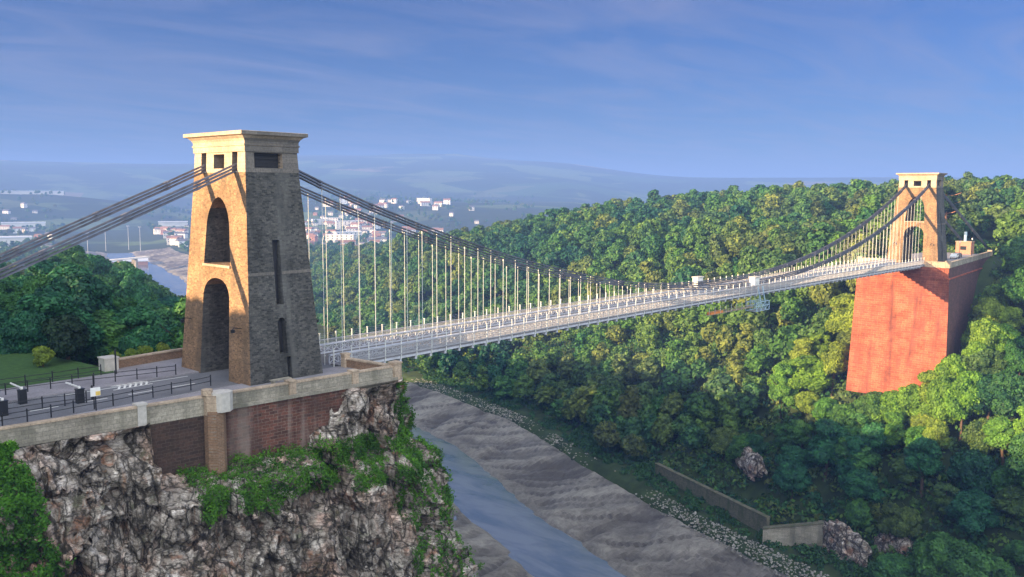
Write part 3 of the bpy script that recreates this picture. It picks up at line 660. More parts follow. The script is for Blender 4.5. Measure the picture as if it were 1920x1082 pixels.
# railings along the road
def railing(pts, label, h=1.05, base=.12):
    c = pts[0]; r = empty('guard_rail', (c[0], c[1], base), label, 'railing', 'black railings by the road'); L0 = (c[0], c[1], base)
    for p in pts:
        b = MB(); b.tube([(p[0], p[1], base), (p[0], p[1], base+h)], .06, 6); b.tube([(p[0], p[1], base+h), (p[0], p[1], base+h+.09)], [.08, .05], 6); child(b, 'post', M['black'], r, L0)
    for z in (.5, .95):
        b = MB()
        for p, q in zip(pts[:-1], pts[1:]): b.tube([(p[0], p[1], base+z), (q[0], q[1], base+z)], .035, 5)
        child(b, 'rail', M['black'], r, L0)
railing([(-35.6, -5.9), (-33.2, -5.8), (-30.6, -5.75), (-28.3, -5.7), (-26.3, -5.6), (-24.4, -5.6), (-22.5, -5.55), (-20.6, -5.4), (-18.8, -5.3), (-17.1, -5.2), (-15.2, -4.95), (-13.2, -4.75), (-11.3, -4.6), (-9.3, -4.5), (-7.0, -4.1)], 'black post and rail fence along the near side of the road')
railing([(-32, 6.4), (-29, 6.3), (-26, 6.3), (-24, 6.3), (-22.2, 6.2), (-20.3, 6.1), (-18.3, 5.9), (-16.4, 5.6), (-14.5, 5.1), (-12.6, 4.6), (-10.6, 4.1), (-8.7, 3.7), (-6.8, 3.4)], 'black post and rail fence along the far side of the road')
railing([(-34, 9.3), (-31, 9.25), (-28, 9.2), (-25, 9.15), (-22, 9.1), (-19.5, 9.0), (-17, 8.9), (-14.5, 8.9), (-12.2, 8.9)], 'thin black fence at the edge of the lawn')
railing([(-30, -1.2), (-27.4, -1.3), (-24.5, -1.3), (-21.7, -1.4), (-19.9, -1.7), (-18.1, -1.9)], 'short black railing on the island in the middle of the road', base=0)
# toll barriers
def barrier(x, y, label, a):
    r = empty('toll_barrier', (x, y, 0), label, 'barrier', 'toll barriers')
    MB().box(-.32, .32, -.25, .25, 0, 1.25).build('cabinet', M['black'], r)
    MB().box(-.36, .36, -.29, .29, 1.252, 1.34).build('cabinet_lid', M['black'], r)
    ar = MB().bar((0, .15, 1.44), (math.sin(a)*.4, 3.0, 1.44), .10, .12); ar.bar((-.1, .1, 1.44), (.1, .1, 1.44), .2, .2); ar.build('barrier_arm', M['white'], r)
barrier(-22.2, 1.9, 'black toll barrier box with white arm, middle one at the far edge of the road', .1)
barrier(-18.5, -1.5, 'black toll barrier box with white arm, the one nearest the tower', -.1)
barrier(-24.9, -1.5, 'black toll barrier box at the left edge of the picture', .1)
sg = empty('road_sign', (-18.9, -5.9, .12), 'white and yellow sign panel on a short black post by the near fence', 'sign')
MB().tube([(0, 0, 0), (0, 0, 1.3)], .06, 8).build('post', M['black'], sg)
MB().box(-.42, .42, -.04, .04, 1.3, 2.05).build('white_panel', M['white'], sg); MB().box(-.0, .40, -.052, -.042, 1.34, 1.7).build('yellow_panel', M['yellow'], sg)
for (x, y, n_) in ((-17.2, -1.0, 'dark slim bollard standing just right of the toll barrier nearest the tower'), (-10.9, 8.3, 'tall dark post in front of the pale square end pier'), (-15.0, 4.0, 'dark post on the far kerb beyond the toll barriers')):
    b = MB(); h = 2.6 if x > -12 else 1.25; b.tube([(0, 0, 0), (0, 0, h)], .09, 8).tube([(0, 0, h), (0, 0, h+.12)], [.12, .03], 8)
    tag(b.build('bollard', M['black'], loc=(x, y, 0)), n_, 'bollard')

# ---------------------------------------------------------------- far abutment pier
FA = empty('bridge_abutment', (206, 1, -36), 'massive orange red sandstone pier under the distant tower', 'abutment')
fl = (206, 1, -36)
top = [(204.6, -11.6), (266, -6.6), (266, 13.2), (204.6, 13.2)]; bot = [(203.4, -12.6), (268, -7.6), (268, 14.4), (203.4, 14.4)]
def quadwall(mb, bo, to, z0, z1):
    vs = [(x, y, z0) for x, y in bo]+[(x, y, z1) for x, y in to]; mb.add(vs, [(3, 2, 1, 0), (4, 5, 6, 7), (0, 1, 5, 4), (1, 2, 6, 5), (2, 3, 7, 6), (3, 0, 4, 7)])
b = MB(); quadwall(b, bot, top, -38, -3.6); child(b, 'pier_shaft', M['redpier'], FA, fl)
t2 = [(204.75, -11.4), (265.9, -6.4), (265.9, 13.0), (204.75, 13.0)]
for c in FA.children: weather_or_shade(c.data, M['redshade'])
b = MB(); quadwall(b, t2, t2, -3.6, -.55); child(b, 'upper_courses', M['redpier'], FA, fl); weather_or_shade(FA.children[-1].data, M['redshade'])
b = MB(); quadwall(b, [(204.4, -11.8), (266.2, -6.8), (266.2, 13.4), (204.4, 13.4)], [(204.4, -11.8), (266.2, -6.8), (266.2, 13.4), (204.4, 13.4)], -3.75, -3.45); child(b, 'string_course', M['redpier'], FA, fl)
b = MB(); quadwall(b, t2, t2, -.55, -.14); child(b, 'platform', M['paving'], FA, fl)
def fpar(pts, label, mt, piers=()):
    c = pts[0]; r = empty('parapet', (c[0], c[1], -.5), label, 'parapet'); L0 = (c[0], c[1], -.5)
    a = MB(); cp = MB()
    for p, q in zip(pts[:-1], pts[1:]): wallrun(a, p, q, -.6, .82, .5); wallrun(cp, p, q, .823, 1.0, .75)
    child(a, 'wall_body', mt, r, L0); child(cp, 'coping', M['cream'], r, L0)
    for (x, y) in piers: child(MB().box(x-.65, x+.65, y-.65, y+.65, -.6, 1.35), 'pier', M['cream'], r, L0)
fpar([(204.9, 5.1), (204.9, 12.9)], 'pale parapet at the far side of the distant tower', M['cream'], [(204.9, 12.6)])
fpar([(204.9, -5.1), (204.9, -11.2)], 'pale parapet ending in a cream block right of the distant tower', M['cream'], [(204.9, -11.0)])
fpar([(205.8, -11.2), (265.6, -6.3)], 'long pale parapet along the shaded side of the red pier', M['greystone'], [(265, -6.3)])
k = empty('brick_kiosk', (262, .5, -.14), 'small orange brick toll kiosk behind the distant tower', 'kiosk')
MB().box(-1.8, 1.8, -2.3, 2.3, 0, 4.0).build('wall', M['brickfar'], k); MB().box(-2.0, 2.0, -2.5, 2.5, 4.003, 4.2).build('roof', M['cream'], k)
MB().box(-1.84, -1.81, -.9, .9, 1.4, 2.6).build('window', M['glass'], k); MB().tube([(0, 0, 4.2), (0, 0, 7.2)], .45, 8).build('chimney', M['bluenet'], k)
def car(x, y, rz, paint, label):
    r = empty('parked_car', (x, y, -.14), label, 'car', None, rz)
    pf = [(-2.1, .35), (-2.15, .75), (-1.95, .95), (-1.35, 1.0), (-.7, 1.42), (.9, 1.45), (1.6, 1.0), (2.1, .92), (2.15, .4)]
    n = len(pf); vs = [(px, -.86, pz) for px, pz in pf]+[(px, .86, pz) for px, pz in pf]
    MB().add(vs, [tuple(range(n))[::-1], tuple(range(n, 2*n))]+[(i, (i+1) % n, n+(i+1) % n, n+i) for i in range(n)]).build('body', paint, r)
    wv = [(-1.2, 1.02), (-.68, 1.36), (.85, 1.38), (1.4, 1.02)]
    MB().add([(a, -.875, b) for a, b in wv]+[(a, .875, b) for a, b in wv], [(0, 1, 2, 3), (7, 6, 5, 4)]).build('side_window', M['glass'], r)
    for wx in (-1.35, 1.35):
        for wy in (-.8, .8): wo = MB().tube([(wx, wy-.1, .33), (wx, wy+.1, .33)], .33, 14).build('wheel', M['tyre'], r); MB().tube([(wx, wy-.12, .33), (wx, wy+.12, .33)], .18, 10).build('rim', M['iron'], wo)
car(238, -3.2, .1, M['white'], 'white car parked on the platform behind the distant tower'); car(243.5, -2.6, .1, M['chainiron'], 'dark grey car next to the white car behind the distant tower')
for (x, y, l) in ((229, -7.0, 'first'), (252, -4.2, 'second')):
    b = MB().tube([(0, 0, 0), (0, 0, 5.2)], [.09, .05], 6); r = empty('street_lamp', (x, y, -.14), ('lamp post on the pier platform just behind the distant tower' if l == 'first' else 'lamp post on the pier platform beside the brick kiosk'), 'street lamp', 'lamps on the far platform')
    b.build('column', M['black'], r); MB().tube([(0, 0, 5.2), (0, 0, 5.5), (0, 0, 5.75)], [.14, .2, .05], 6).build('lantern', M['white'], r)

# ---------------------------------------------------------------- near cliff
PC = [(-44, -10.9), (-27, -11.3), (-17, -12.0), (-10, -12.6), (0, -13.3), (6, -13.8), (8.9, -13.4), (10.9, -9.5), (12.2, -3), (13.4, 6), (14.4, 14), (14.6, 22), (13, 28)]
def cr_curve(P, n):
    P = [Vector(p) for p in P]; out = []; tot = len(P)-1
    L = [0]
    for a, b in zip(P[:-1], P[1:]): L.append(L[-1]+(b-a).length)
    for i in range(n):
        d = L[-1]*i/(n-1); k = max(j for j in range(tot) if L[j] <= d+1e-9); u = (d-L[k])/(L[k+1]-L[k])
        p0 = P[max(k-1, 0)]; p1 = P[k]; p2 = P[k+1]; p3 = P[min(k+2, tot)]
        out.append(.5*((2*p1)+(-p0+p2)*u+(2*p0-5*p1+4*p2-p3)*u*u+(-p0+3*p1-3*p2+p3)*u**3))
    return out, L[-1]
NU, NVd = 560, 300
pc, PLen = cr_curve(PC, NU)
nrm = []
for i in range(NU):
    d = (pc[min(i+6, NU-1)]-pc[max(i-6, 0)]).normalized(); nrm.append(Vector((d.y, -d.x)))
def sm(a, b, x): u = min(max((x-a)/(b-a), 0), 1); return u*u*(3-2*u)
def offs(x, y, d):
    lft = 1-sm(-17.5, -16.5, x)
    front = (.25+d*.42+1.1*sm(1, 3, d)) 
    ledge = -.9 if d < 5.0 else (-.9+5.6*sm(5.2, 6.7, d)+max(d-7, 0)*.38)
    right = .75+d*.10+2.0*sm(6.8, 8.0, d)+max(d-8, 0)*.22
    east = .2+d*.34 if d < 10 else 3.6+(d-10)*.24+max(d-35, 0)*.5
    k_ = sm(2.9-.95*d, 4.6-.95*d, x); mid = ledge*(1-k_)+right*k_
    o = front*lft+mid*(1-lft)
    return o*(1-sm(-12, -6, y))+east*sm(-12, -6, y) if x > 8 else o
cv = []; 
for i in range(NU):
    p = pc[i]; n = nrm[i]
    for j in range(NVd):
        d = 78*(j/(NVd-1))**1.7
        o = offs(p.x, p.y, d)
        q = Vector((p.x+n.x*o, p.y+n.y*o, -d+.0))
        a = Vector((q.x*1.25-q.z*.35, q.y, q.z*.55+q.x*.30))
        vd, vp = noise.voronoi(a*.24); P0 = Vector(vp[0]); blk = noise.cell(P0*7.3); tl = (a*.24-P0)
        vd2, vp2 = noise.voronoi(a*.75); P2 = Vector(vp2[0]); blk2 = noise.cell(P2*5.1); tl2 = (a*.75-P2)
        cr1 = min(1, (vd[1]-vd[0])*4)
        cr2 = min(1, (vd2[1]-vd2[0])*4)
        f = noise.fractal(q*.35, .9, 2.2, 5)
        amp = sm(0, 1.2, d)
        hang = 1-sm(5.5, 7, d) if -16.9 < p.x < 3.0-.95*d and p.y < -11 else 0
        fa = tl.x*(noise.cell(P0*3.1)-.5)*4.2+tl.z*(noise.cell(P0*4.7+Vector((9, 9, 9)))-.35)*4.2; fb = tl2.x*(noise.cell(P2*3.1)-.5)*1.5+tl2.z*(noise.cell(P2*4.7)-.4)*1.5
        rt = 1-.35*sm(2, 7, p.x)
        e = ((blk-.5)*1.35*rt+(blk2-.5)*.40+fa*.5*rt+fb*.6+min(1, cr1*4)*.22-.35+min(1, cr2*4)*.08+f*.2)*amp*(1-hang)
        st = (q.z*.95+q.x*.42+noise.noise(q*.12)*3.0)/2.3; e += (.55*(noise.cell(Vector((math.floor(st)*3.1, 1.5, 2.5)))-.5)*1.2-(.3 if st-math.floor(st) < .12 else 0))*amp*(1-hang)
        tz = .4*(blk2-.5)*amp
        cv.append((q.x+n.x*e, q.y+n.y*e, min(q.z+tz, -.35) if d > .1 else -.35))
V = np.array(cv); idx = np.arange(NU*NVd).reshape(NU, NVd)
Fq = np.stack([idx[:-1, :-1], idx[:-1, 1:], idx[1:, 1:], idx[1:, :-1]], -1).reshape(-1, 4)
tag(link('cliff', npmesh('cliff', V, Fq, [M['rock']])), kind='structure')
CV = V.reshape(NU, NVd, 3)

# ---------------------------------------------------------------- foliage
def leaves(P, Nn, size, rs, jit=.55, asp=1.5):
    n = len(P); Nn = Nn+rs.normal(0, jit, Nn.shape); Nn /= np.linalg.norm(Nn, axis=1)[:, None]+1e-9
    a = np.cross(Nn, rs.normal(size=(n, 3))); a /= np.linalg.norm(a, axis=1)[:, None]+1e-9; b = np.cross(Nn, a)
    sz = (size*rs.uniform(.6, 1.35, n))[:, None]; a = a*sz*.5; b = b*sz*.5*asp
    V = np.stack([P-a*.9-b*.2, P-b, P+a*.9+b*.1, P+b], 1).reshape(-1, 3); return V, np.arange(4*n).reshape(-1, 4)
ICO = bmesh.new(); bmesh.ops.create_icosphere(ICO, subdivisions=2, radius=1); IV = np.array([v.co[:] for v in ICO.verts]); IF = np.array([[v.index for v in f.verts] for f in ICO.faces]); ICO.free()
ICO1 = bmesh.new(); bmesh.ops.create_icosphere(ICO1, subdivisions=1, radius=1); IV1 = np.array([v.co[:] for v in ICO1.verts]); IF1 = np.array([[v.index for v in f.verts] for f in ICO1.faces]); ICO1.free()
def crown(rs, R, Hc, z0, nl, nleaf, lsz, core=True, top=1.0, lob=.40, lowcore=False):
    """lobed broadleaf crown; unit: metres, base of crown z0, height Hc, radius R"""
    cs = []; rr = []
    for k in range(nl):
        th = rs.uniform(0, 2*math.pi); u = rs.uniform(0, 1)**.8
        zc = z0+Hc*(.22+.62*u); w = math.sqrt(max(.05, 1-((u-.28)/.85)**2)); rad = R*(.62*w)*rs.uniform(.55, 1)
        cs.append((rad*math.cos(th), rad*math.sin(th), zc)); rr.append(R*lob*rs.uniform(.75, 1.2)*(1-.25*u))
    cs.append((0, 0, z0+Hc*.82)); rr.append(R*lob*.95); cs.append((0, 0, z0+Hc*.45)); rr.append(R*.55)
    cs = np.array(cs); rr = np.array(rr)
    wk = rr**2/np.sum(rr**2); ch = rs.choice(len(cs), nleaf, p=wk)
    d = rs.normal(size=(nleaf, 3)); d[:, 2] += .35; d /= np.linalg.norm(d, axis=1)[:, None]
    P = cs[ch]+d*rr[ch][:, None]*rs.uniform(.82, 1.12, nleaf)[:, None]*np.array([1, 1, .85])
    # drop leaves buried deep in other lobes
    keep = np.ones(nleaf, bool)
    for c, r in zip(cs, rr): keep &= np.linalg.norm((P-c)/np.array([1, 1, .85]), axis=1) > r*.72
    P = P[keep]; d = d[keep]
    V, Fq = leaves(P, d+np.array([0, 0, .25]), np.full(len(P), lsz), rs)
    if core:
        iv, if_ = (IV1, IF1) if lowcore else (IV, IF)
        Vs = [V]; Fs = [Fq]; n = len(V)
        for c, r in zip(cs, rr):
            vv = iv*r*.80*np.array([1, 1, .85])*(1+rs.uniform(-.12, .12, (len(iv), 1)))+c; Vs.append(vv)
            Fs.append(np.concatenate([if_, if_[:, 2:3]], 1)+n); n += len(vv)
        return np.concatenate(Vs), Fs
    return V, [Fq]
def tris_quads_mesh(name, V, Fs, mats, mi_list=None, attr=None, smooth_core=False):
    quads = Fs[0]; tris = [f[:, :3] for f in Fs[1:]]
    me = bpy.data.meshes.new(name); me.vertices.add(len(V)); me.vertices.foreach_set('co', np.asarray(V, np.float32).ravel())
    T = np.concatenate(tris) if tris else np.zeros((0, 3), int)
    li = np.concatenate([quads.ravel(), T.ravel()]).astype(np.int32)
    me.loops.add(len(li)); me.loops.foreach_set('vertex_index', li)
    nq, ntr = len(quads), len(T); me.polygons.add(nq+ntr)
    ls = np.concatenate([np.arange(nq)*4, nq*4+np.arange(ntr)*3]).astype(np.int32); lt = np.concatenate([np.full(nq, 4), np.full(ntr, 3)]).astype(np.int32)
    me.polygons.foreach_set('loop_start', ls); me.polygons.foreach_set('loop_total', lt)
    for m_ in mats: me.materials.append(m_)
    if attr is not None:
        a = me.attributes.new('tone', 'FLOAT', 'FACE'); a.data.foreach_set('value', np.asarray(attr, np.float32))
    me.update(calc_edges=True); return me
def trunkmesh(rs, H, r, bark):
    mb = MB(); p = [(0, 0, -1.5), (0, 0, 0), (rs.uniform(-.2, .2), rs.uniform(-.2, .2), H*.35), (rs.uniform(-.4, .4), rs.uniform(-.4, .4), H*.8)]
    mb.tube(p, [r*1.5, r*1.15, r*.8, r*.25], 7)
    for k in range(5):
        a = k*2.4+rs.uniform(0, 1); z = H*rs.uniform(.3, .6); L = H*rs.uniform(.22, .34)
        mb.tube([(0, 0, z), (math.cos(a)*L*.5, math.sin(a)*L*.5, z+L*.35), (math.cos(a)*L, math.sin(a)*L, z+L*.8)], [r*.45, r*.3, r*.1], 5)
    return mb.mesh('trunk', bark, True)
PROTO = []
specs = [(4.4, 13.0, 1.5, 30, .30), (6.8, 8.5, 1.4, 38, .25), (5.6, 9.5, 2.6, 26, .33), (6.4, 9.0, 2.2, 30, .29), (4.6, 11, 2.6, 24, .34), (5.2, 8.5, 2.4, 24, .33), (7.0, 10.5, 2.8, 36, .27), (4.2, 8.0, 1.8, 20, .36), (5.8, 11.5, 2.8, 30, .30), (6.2, 7.6, 1.8, 28, .30)]
for i, (R, Hc, z0, nl, lob) in enumerate(specs):
    rs = np.random.RandomState(100+i); V, Fs = crown(rs, R, Hc, z0, nl, 12000, .40, True, lob=lob)
    PROTO.append((tris_quads_mesh('crown', V, Fs, [M['leaf']]), trunkmesh(rs, z0+Hc, .34, M['bark']), R, z0+Hc))
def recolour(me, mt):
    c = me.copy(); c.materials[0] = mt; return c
SHADED = [recolour(p[0], M['leaf_shaded']) for p in PROTO]; SUNLIT = [recolour(p[0], M['leaf_sunlit']) for p in PROTO]
LOW = []
for i in range(6):
    R, Hc, z0, nl, lob = specs[i]; rs = np.random.RandomState(200+i); V, Fs = crown(rs, R, Hc, z0, max(8, nl-4), 1300, .85, True, lob=lob, lowcore=True); LOW.append((V, Fs, R))
# tree positions: jittered grid over both sides of the gorge
fwd = np.array(F_); rgt = np.array(R_)
def project(P):
    d = P-CPo; f = d@fwd; return 960+1658.7*(d@rgt)/f, 541-1658.7*(d@np.array(U_))/f, f
def forest_points():
    pts = []
    rs = np.random.RandomState(5)
    for (x0, x1, y0, y1, st) in ((-30, 760, 150, 1250, 9.2), (-30, 300, -130, 150, 7.6), (300, 760, -130, 150, 9.2)):
        gx = np.arange(x0, x1, st); gy = np.arange(y0, y1, st); GX, GY = np.meshgrid(gx, gy)
        GX = (GX+rs.uniform(-.42, .42, GX.shape)*st).ravel(); GY = (GY+rs.uniform(-.42, .42, GY.shape)*st).ravel()
        s, t = river_st(GX, GY); mw = mudw(t)
        okR = (s > mw+9+5*fbm(GX, GY, 25, 3)) & ~((GX > 199) & (GX < 270) & (GY > -16.5) & (GY < 18)) & ~((GX > 265) & (np.abs(GY-2) < 7) & (GX < 330))
        okR &= ~((s < 61) & (GY > -14) & (GY < 76)) & (np.hypot(GX-188, GY-35) > 6) & (np.hypot(GX-181, GY-30) > 5)
        okL = (s < -56) & (GY > 24) & (GX > -60)
        clear = (GX < -2) & (GY < 28) & okL
        ok = (okR | okL) & ~clear
        # far beyond, woods thin out to the plain
        ok &= ~((GY > 620+.5*(GX-300)) & (s > 0) & (rs.uniform(0, 1, GX.shape) < ss(0, 260, GY-620-.5*(GX-300))))
        ok &= ~((GY > 340) & (s < 0) & (rs.uniform(0, 1, GX.shape) < .55))
        pts.append(np.stack([GX[ok], GY[ok], np.where(okR[ok], 1, -1)], 1))
    return np.concatenate(pts)
FP = forest_points(); z = height(FP[:, 0], FP[:, 1]); P3 = np.stack([FP[:, 0], FP[:, 1], z+6], 1)
px, py, fd = project(P3)
vis = (px > -120) & (px < 2040) & (py > 250) & (py < 1200) & (fd > 20)
FP, P3, fd, px, py = FP[vis], P3[vis], fd[vis], px[vis], py[vis]
# hide test: march the sight line to the tree top over the canopy
top = P3+np.array([0, 0, 6.]); seen = np.ones(len(top), bool)
for u in np.linspace(.25, .97, 34):
    q = CPo+(top-CPo)*u; hq = height(q[:, 0], q[:, 1]); sq, tq = river_st(q[:, 0], q[:, 1])
    can = np.where((sq > 60) | ((sq < -60) & (q[:, 1] > 30)), 5.0, 0.0)*(np.linalg.norm((1-u)*(top-CPo), axis=1) > 18)
    seen &= ~(hq+can > q[:, 2]+2.0)
FP, P3, fd, px, py = FP[seen], P3[seen], fd[seen], px[seen], py[seen]
order = np.argsort(fd); 
NIND = 284
ind = order[:NIND]; rst = order[NIND:]
print('TREES', len(order))
KINDS = ['tall ragged', 'broad ragged', 'broad round', 'wide spreading', 'tall narrow', 'rounded', 'large spreading', 'small bushy', 'tall domed', 'low flat topped']
def zone(x, y, side, px_, py_):
    if side < 0: return ('on the headland behind the road lawn', 'left') if y < 110 else ('on the slope falling to the river bend at left', 'left')
    if py_ > 760 and px_ > 1500: return 'low on the shaded slope at the bottom right', 'r'
    if x < 262 and px_ > 1560 and py_ < 560: return 'beside the distant tower', 'r'
    if px_ > 1560 and py_ >= 560: return 'at the foot of the red pier', 'r'
    if py_ > 700: return 'above the mud bank across the river', 'r'
    if px_ > 1100: return 'on the gorge slope between mid bridge and red pier', 'r'
    return 'on the gorge slope below the near half of the deck', 'r'
def add_tree(i, rs):
    x, y, side = FP[i]; z = float(height(x, y)); k = rs.randint(len(PROTO)); cm, tm, R, Ht = PROTO[k]
    if side < 0: cm = SHADED[k]
    elif z < -52 and rs.uniform() < .7: cm = SHADED[k]
    elif -52 < z < -20 and y < 125 and x < 240 and rs.uniform() < .8: cm = SUNLIT[k]
    sc = rs.uniform(.82, 1.42)
    if side < 0: sc *= .92
    if side > 0 and abs(py[i]-1050) < 0: sc *= .8
    zn = zone(x, y, side, px[i], py[i])[0]
    r = empty('tree', (x, y, z-.3), f'{KINDS[k]} tree {zn}', 'tree', f'{KINDS[k]} trees {zn}', rs.uniform(0, 6.28))
    if side < 0 and px[i] < 80: sc = min(sc, .7)
    r.scale = (sc*rs.uniform(.82, 1.2), sc*rs.uniform(.82, 1.2), sc*rs.uniform(.78, 1.15)); r.rotation_euler[0] = rs.uniform(-.1, .1); r.rotation_euler[1] = rs.uniform(-.1, .1)
    link('crown', cm, r); link('trunk', tm, r)
rs = np.random.RandomState(77)
for i in ind: add_tree(i, rs)
for (x, y, tp) in ((199.5, 7.5, -37.5), (199, 3.5, -35.5), (198.5, -1, -34.5), (199.5, -5.5, -32), (200, -10, -27.5), (202.5, -14.8, -23), (207.5, -18.5, -19), (214, -19, -14), (222, -18, -9), (196, -14, -28), (197, 11.5, -40), (231, -17, -6), (193, -3, -38)):
    z = float(height(x, y)); k = rs.randint(len(PROTO)); cm, tm, R, Ht = PROTO[k]; sc = max(.35, (tp-z)/Ht)
    r = empty('tree', (x, y, z-.3), f'{KINDS[k]} tree growing against the foot of the red pier', 'tree', f'{KINDS[k]} trees against the foot of the red pier', rs.uniform(0, 6)); r.scale = (min(sc, 1.1), min(sc, 1.1), sc); link('crown', SUNLIT[k] if y < 0 else cm, r); link('trunk', tm, r)
# the rest of the woodland, one object nobody could count
Vs, Fqs, Ts, tq, ttn = [], [], [], [], []; n = 0
for i in rst:
    V0, Fs0, R = LOW[rs.randint(len(LOW))]; sc = rs.uniform(.85, 1.4)*(1.12 if fd[i] > 450 else 1); a = rs.uniform(0, 6.28); c_, s_ = math.cos(a), math.sin(a)
    V = V0*sc; V = np.stack([V[:, 0]*c_-V[:, 1]*s_, V[:, 0]*s_+V[:, 1]*c_, V[:, 2]*rs.uniform(.85, 1.15)], 1)+np.array([FP[i, 0], FP[i, 1], P3[i, 2]-6.3])
    Vs.append(V); Fqs.append(Fs0[0]+n); tr = np.concatenate([f[:, :3] for f in Fs0[1:]])+n; Ts.append(tr); tn = min(1, max(0, .5+.75*float(fbm(FP[i, 0], FP[i, 1], 60, 9))+rs.uniform(-.3, .3))); tn = rs.choice([.33, .555, .97, .36]) if (-56 < P3[i, 2]-6 < -12 and FP[i, 1] < 175 and FP[i, 0] < 300 and rs.uniform() < .7) else tn; tq.append(np.full(len(Fs0[0]), tn)); ttn.append(np.full(len(tr), tn)); n += len(V)  # slope band gets brighter tones, sunlight put into the leaf colour
me = tris_quads_mesh('woodland', np.concatenate(Vs), [np.concatenate(Fqs), np.concatenate(Ts)], [M['leaf_wood']], attr=np.concatenate(tq+ttn))
tag(link('woodland', me), kind='stuff')
print('WOOD verts', n)
# shade-casting trees on the Clifton hill left of the view
for k in range(46):
    x = rs.uniform(-105, -58); y = rs.uniform(-20, 150)
    if k < 16: x = -62+rs.uniform(-6, 6); y = -14+k*9
    z = float(height(x, y)); kk = rs.randint(len(PROTO)); cm, tm, R, Ht = PROTO[kk]; r = empty('tree', (x, y, z), 'green tree on the hill left of the road, outside the picture', 'tree', 'trees left of the road'); r.scale = (1.62,)*3
    r.rotation_euler = (0, 0, rs.uniform(0, 6)); link('crown', cm, r); link('trunk', tm, r)

# shrubs and special plants
def shrub(name, x, y, z, R, Hh, mt, label, n=2600, lsz=.28, seed=1, cat='shrub', group=None):
    rs_ = np.random.RandomState(seed); V, Fs = crown(rs_, R, Hh, 0, 10, n, lsz, True, lob=.45); r = empty(name, (x, y, z), label, cat, group)
    link('foliage', tris_quads_mesh('foliage', V, Fs, [mt]), r); MB().tube([(0, 0, -.5), (0, 0, Hh*.5)], [R*.08, R*.04], 6).build('stem', M['bark'], r); return r
shrub('shrub', -11.0, 20.5, -.4, 3.4, 5.2, M['leaf_dark'], 'dark round evergreen bush behind the lawn fence', 5200, .3, 3)
shrub('shrub', -14.6, 18.0, 0, 1.25, 2.3, M['leaf_lime'], 'bright yellow green bush left of the dark round bush', 1800, .2, 4)
for k, (x, y) in enumerate(((-8.6, 13.8), (-6.6, 14.3), (-4.6, 14.8), (-2.4, 15.4))):
    shrub('shrub', x, y, -1.2, 1.3, 2.7, M['leaf_lime'], ['light green shrub right behind the pale square pier', 'light green shrub second from the pier behind the brown parapet', 'light green shrub third from the pier behind the brown parapet', 'light green shrub nearest the tower behind the brown parapet'][k], 1800, .2, 10+k, 'shrub', 'light green shrubs behind the brown parapet')
pn = empty('pine_tree', (279, 12, -.5), 'tall dark pine with reddish bare trunk behind the distant tower', 'pine tree')
mb = MB().tube([(0, 0, -1), (0, 0, 8), (.3, 0, 16), (.2, .2, 21)], [.75, .6, .45, .2], 8)
for k in range(9):
    a = k*2.2; z_ = 11+k; mb.tube([(0, 0, z_), (2.6*math.cos(a), 2.6*math.sin(a), z_+.4), (4.6*math.cos(a), 4.6*math.sin(a), z_+1.2)], [.2, .14, .06], 5)
mb.build('trunk', M['pinebark'], pn, smooth=True)
V, Fs = crown(np.random.RandomState(9), 6, 13, 10.5, 14, 5000, .4, True, lob=.28); link('crown', tris_quads_mesh('crown', V, Fs, [M['leaf_dark']]), pn)
# ivy and grass on the cliff
def cliffveg(name, mask, dens, lsz, mt, seed, lift=.15, clump=.5):
    rs_ = np.random.RandomState(seed); Q = CV[mask]
    reps = np.repeat(Q, dens, 0)+rs_.normal(0, .16, (len(Q)*dens, 3)); f = fbm(reps[:, 0]*1.0+reps[:, 1]*.6, reps[:, 2]+reps[:, 1], 1.6, seed); keep = f > -.5+clump*rs_.uniform(-.5, .5, len(f)); reps = reps[keep]; f = f[keep]
    reps[:, 2] += lift+np.clip(f, 0, 1)*.9*rs_.uniform(0, 1, len(f)); reps[:, 1] -= np.clip(f, 0, 1)*.5
    V, Fq = leaves(reps, np.tile([0, -.4, .8], (len(reps), 1)), np.full(len(reps), lsz), rs_, .7, 1.9)
    return tag(link(name, npmesh(name, V, Fq, [mt])), kind='stuff')
U, D = np.meshgrid(np.arange(NU), np.arange(NVd), indexing='ij')
CX, CY, CZ = CV[..., 0], CV[..., 1], CV[..., 2]; pcx = np.array([p.x for p in pc])[:, None]+0*CX; pcy = np.array([p.y for p in pc])[:, None]+0*CX
wob = fbm(CX, CZ*1.5, 3.5, 2)
m1 = (pcy < -10) & (pcx > -14.5) & (pcx < 9) & (CZ < -4.9+.8*wob+np.clip(pcx-2, 0, 9)*-.25) & (CZ > -8.9+1.4*wob-np.clip(pcx-2, 0, 9)*.12)
cliffveg('ledge_grass', m1, 11, .135, M['leaf_ivy'], 21)
m2 = (pcx > 4.5) & (CZ > -50) & (CZ < -1.2) & (pcy < 24) & ((wob > -.55) | (pcy > -12)) & ((pcx+wob*1.3+np.clip(-CZ-6, 0, 3)*.5 > 8.0)); cliffveg('cliff_ivy', m2, 9, .17, M['leaf_ivy'], 22, .1, .8)
m3 = (pcx < -26.6+wob*1.6-np.clip(-CZ-7, 0, 6)*-.15) & (CZ > -20); cliffveg('hillside_ivy', m3, 8, .18, M['leaf_ivy'], 23, .15, .9)

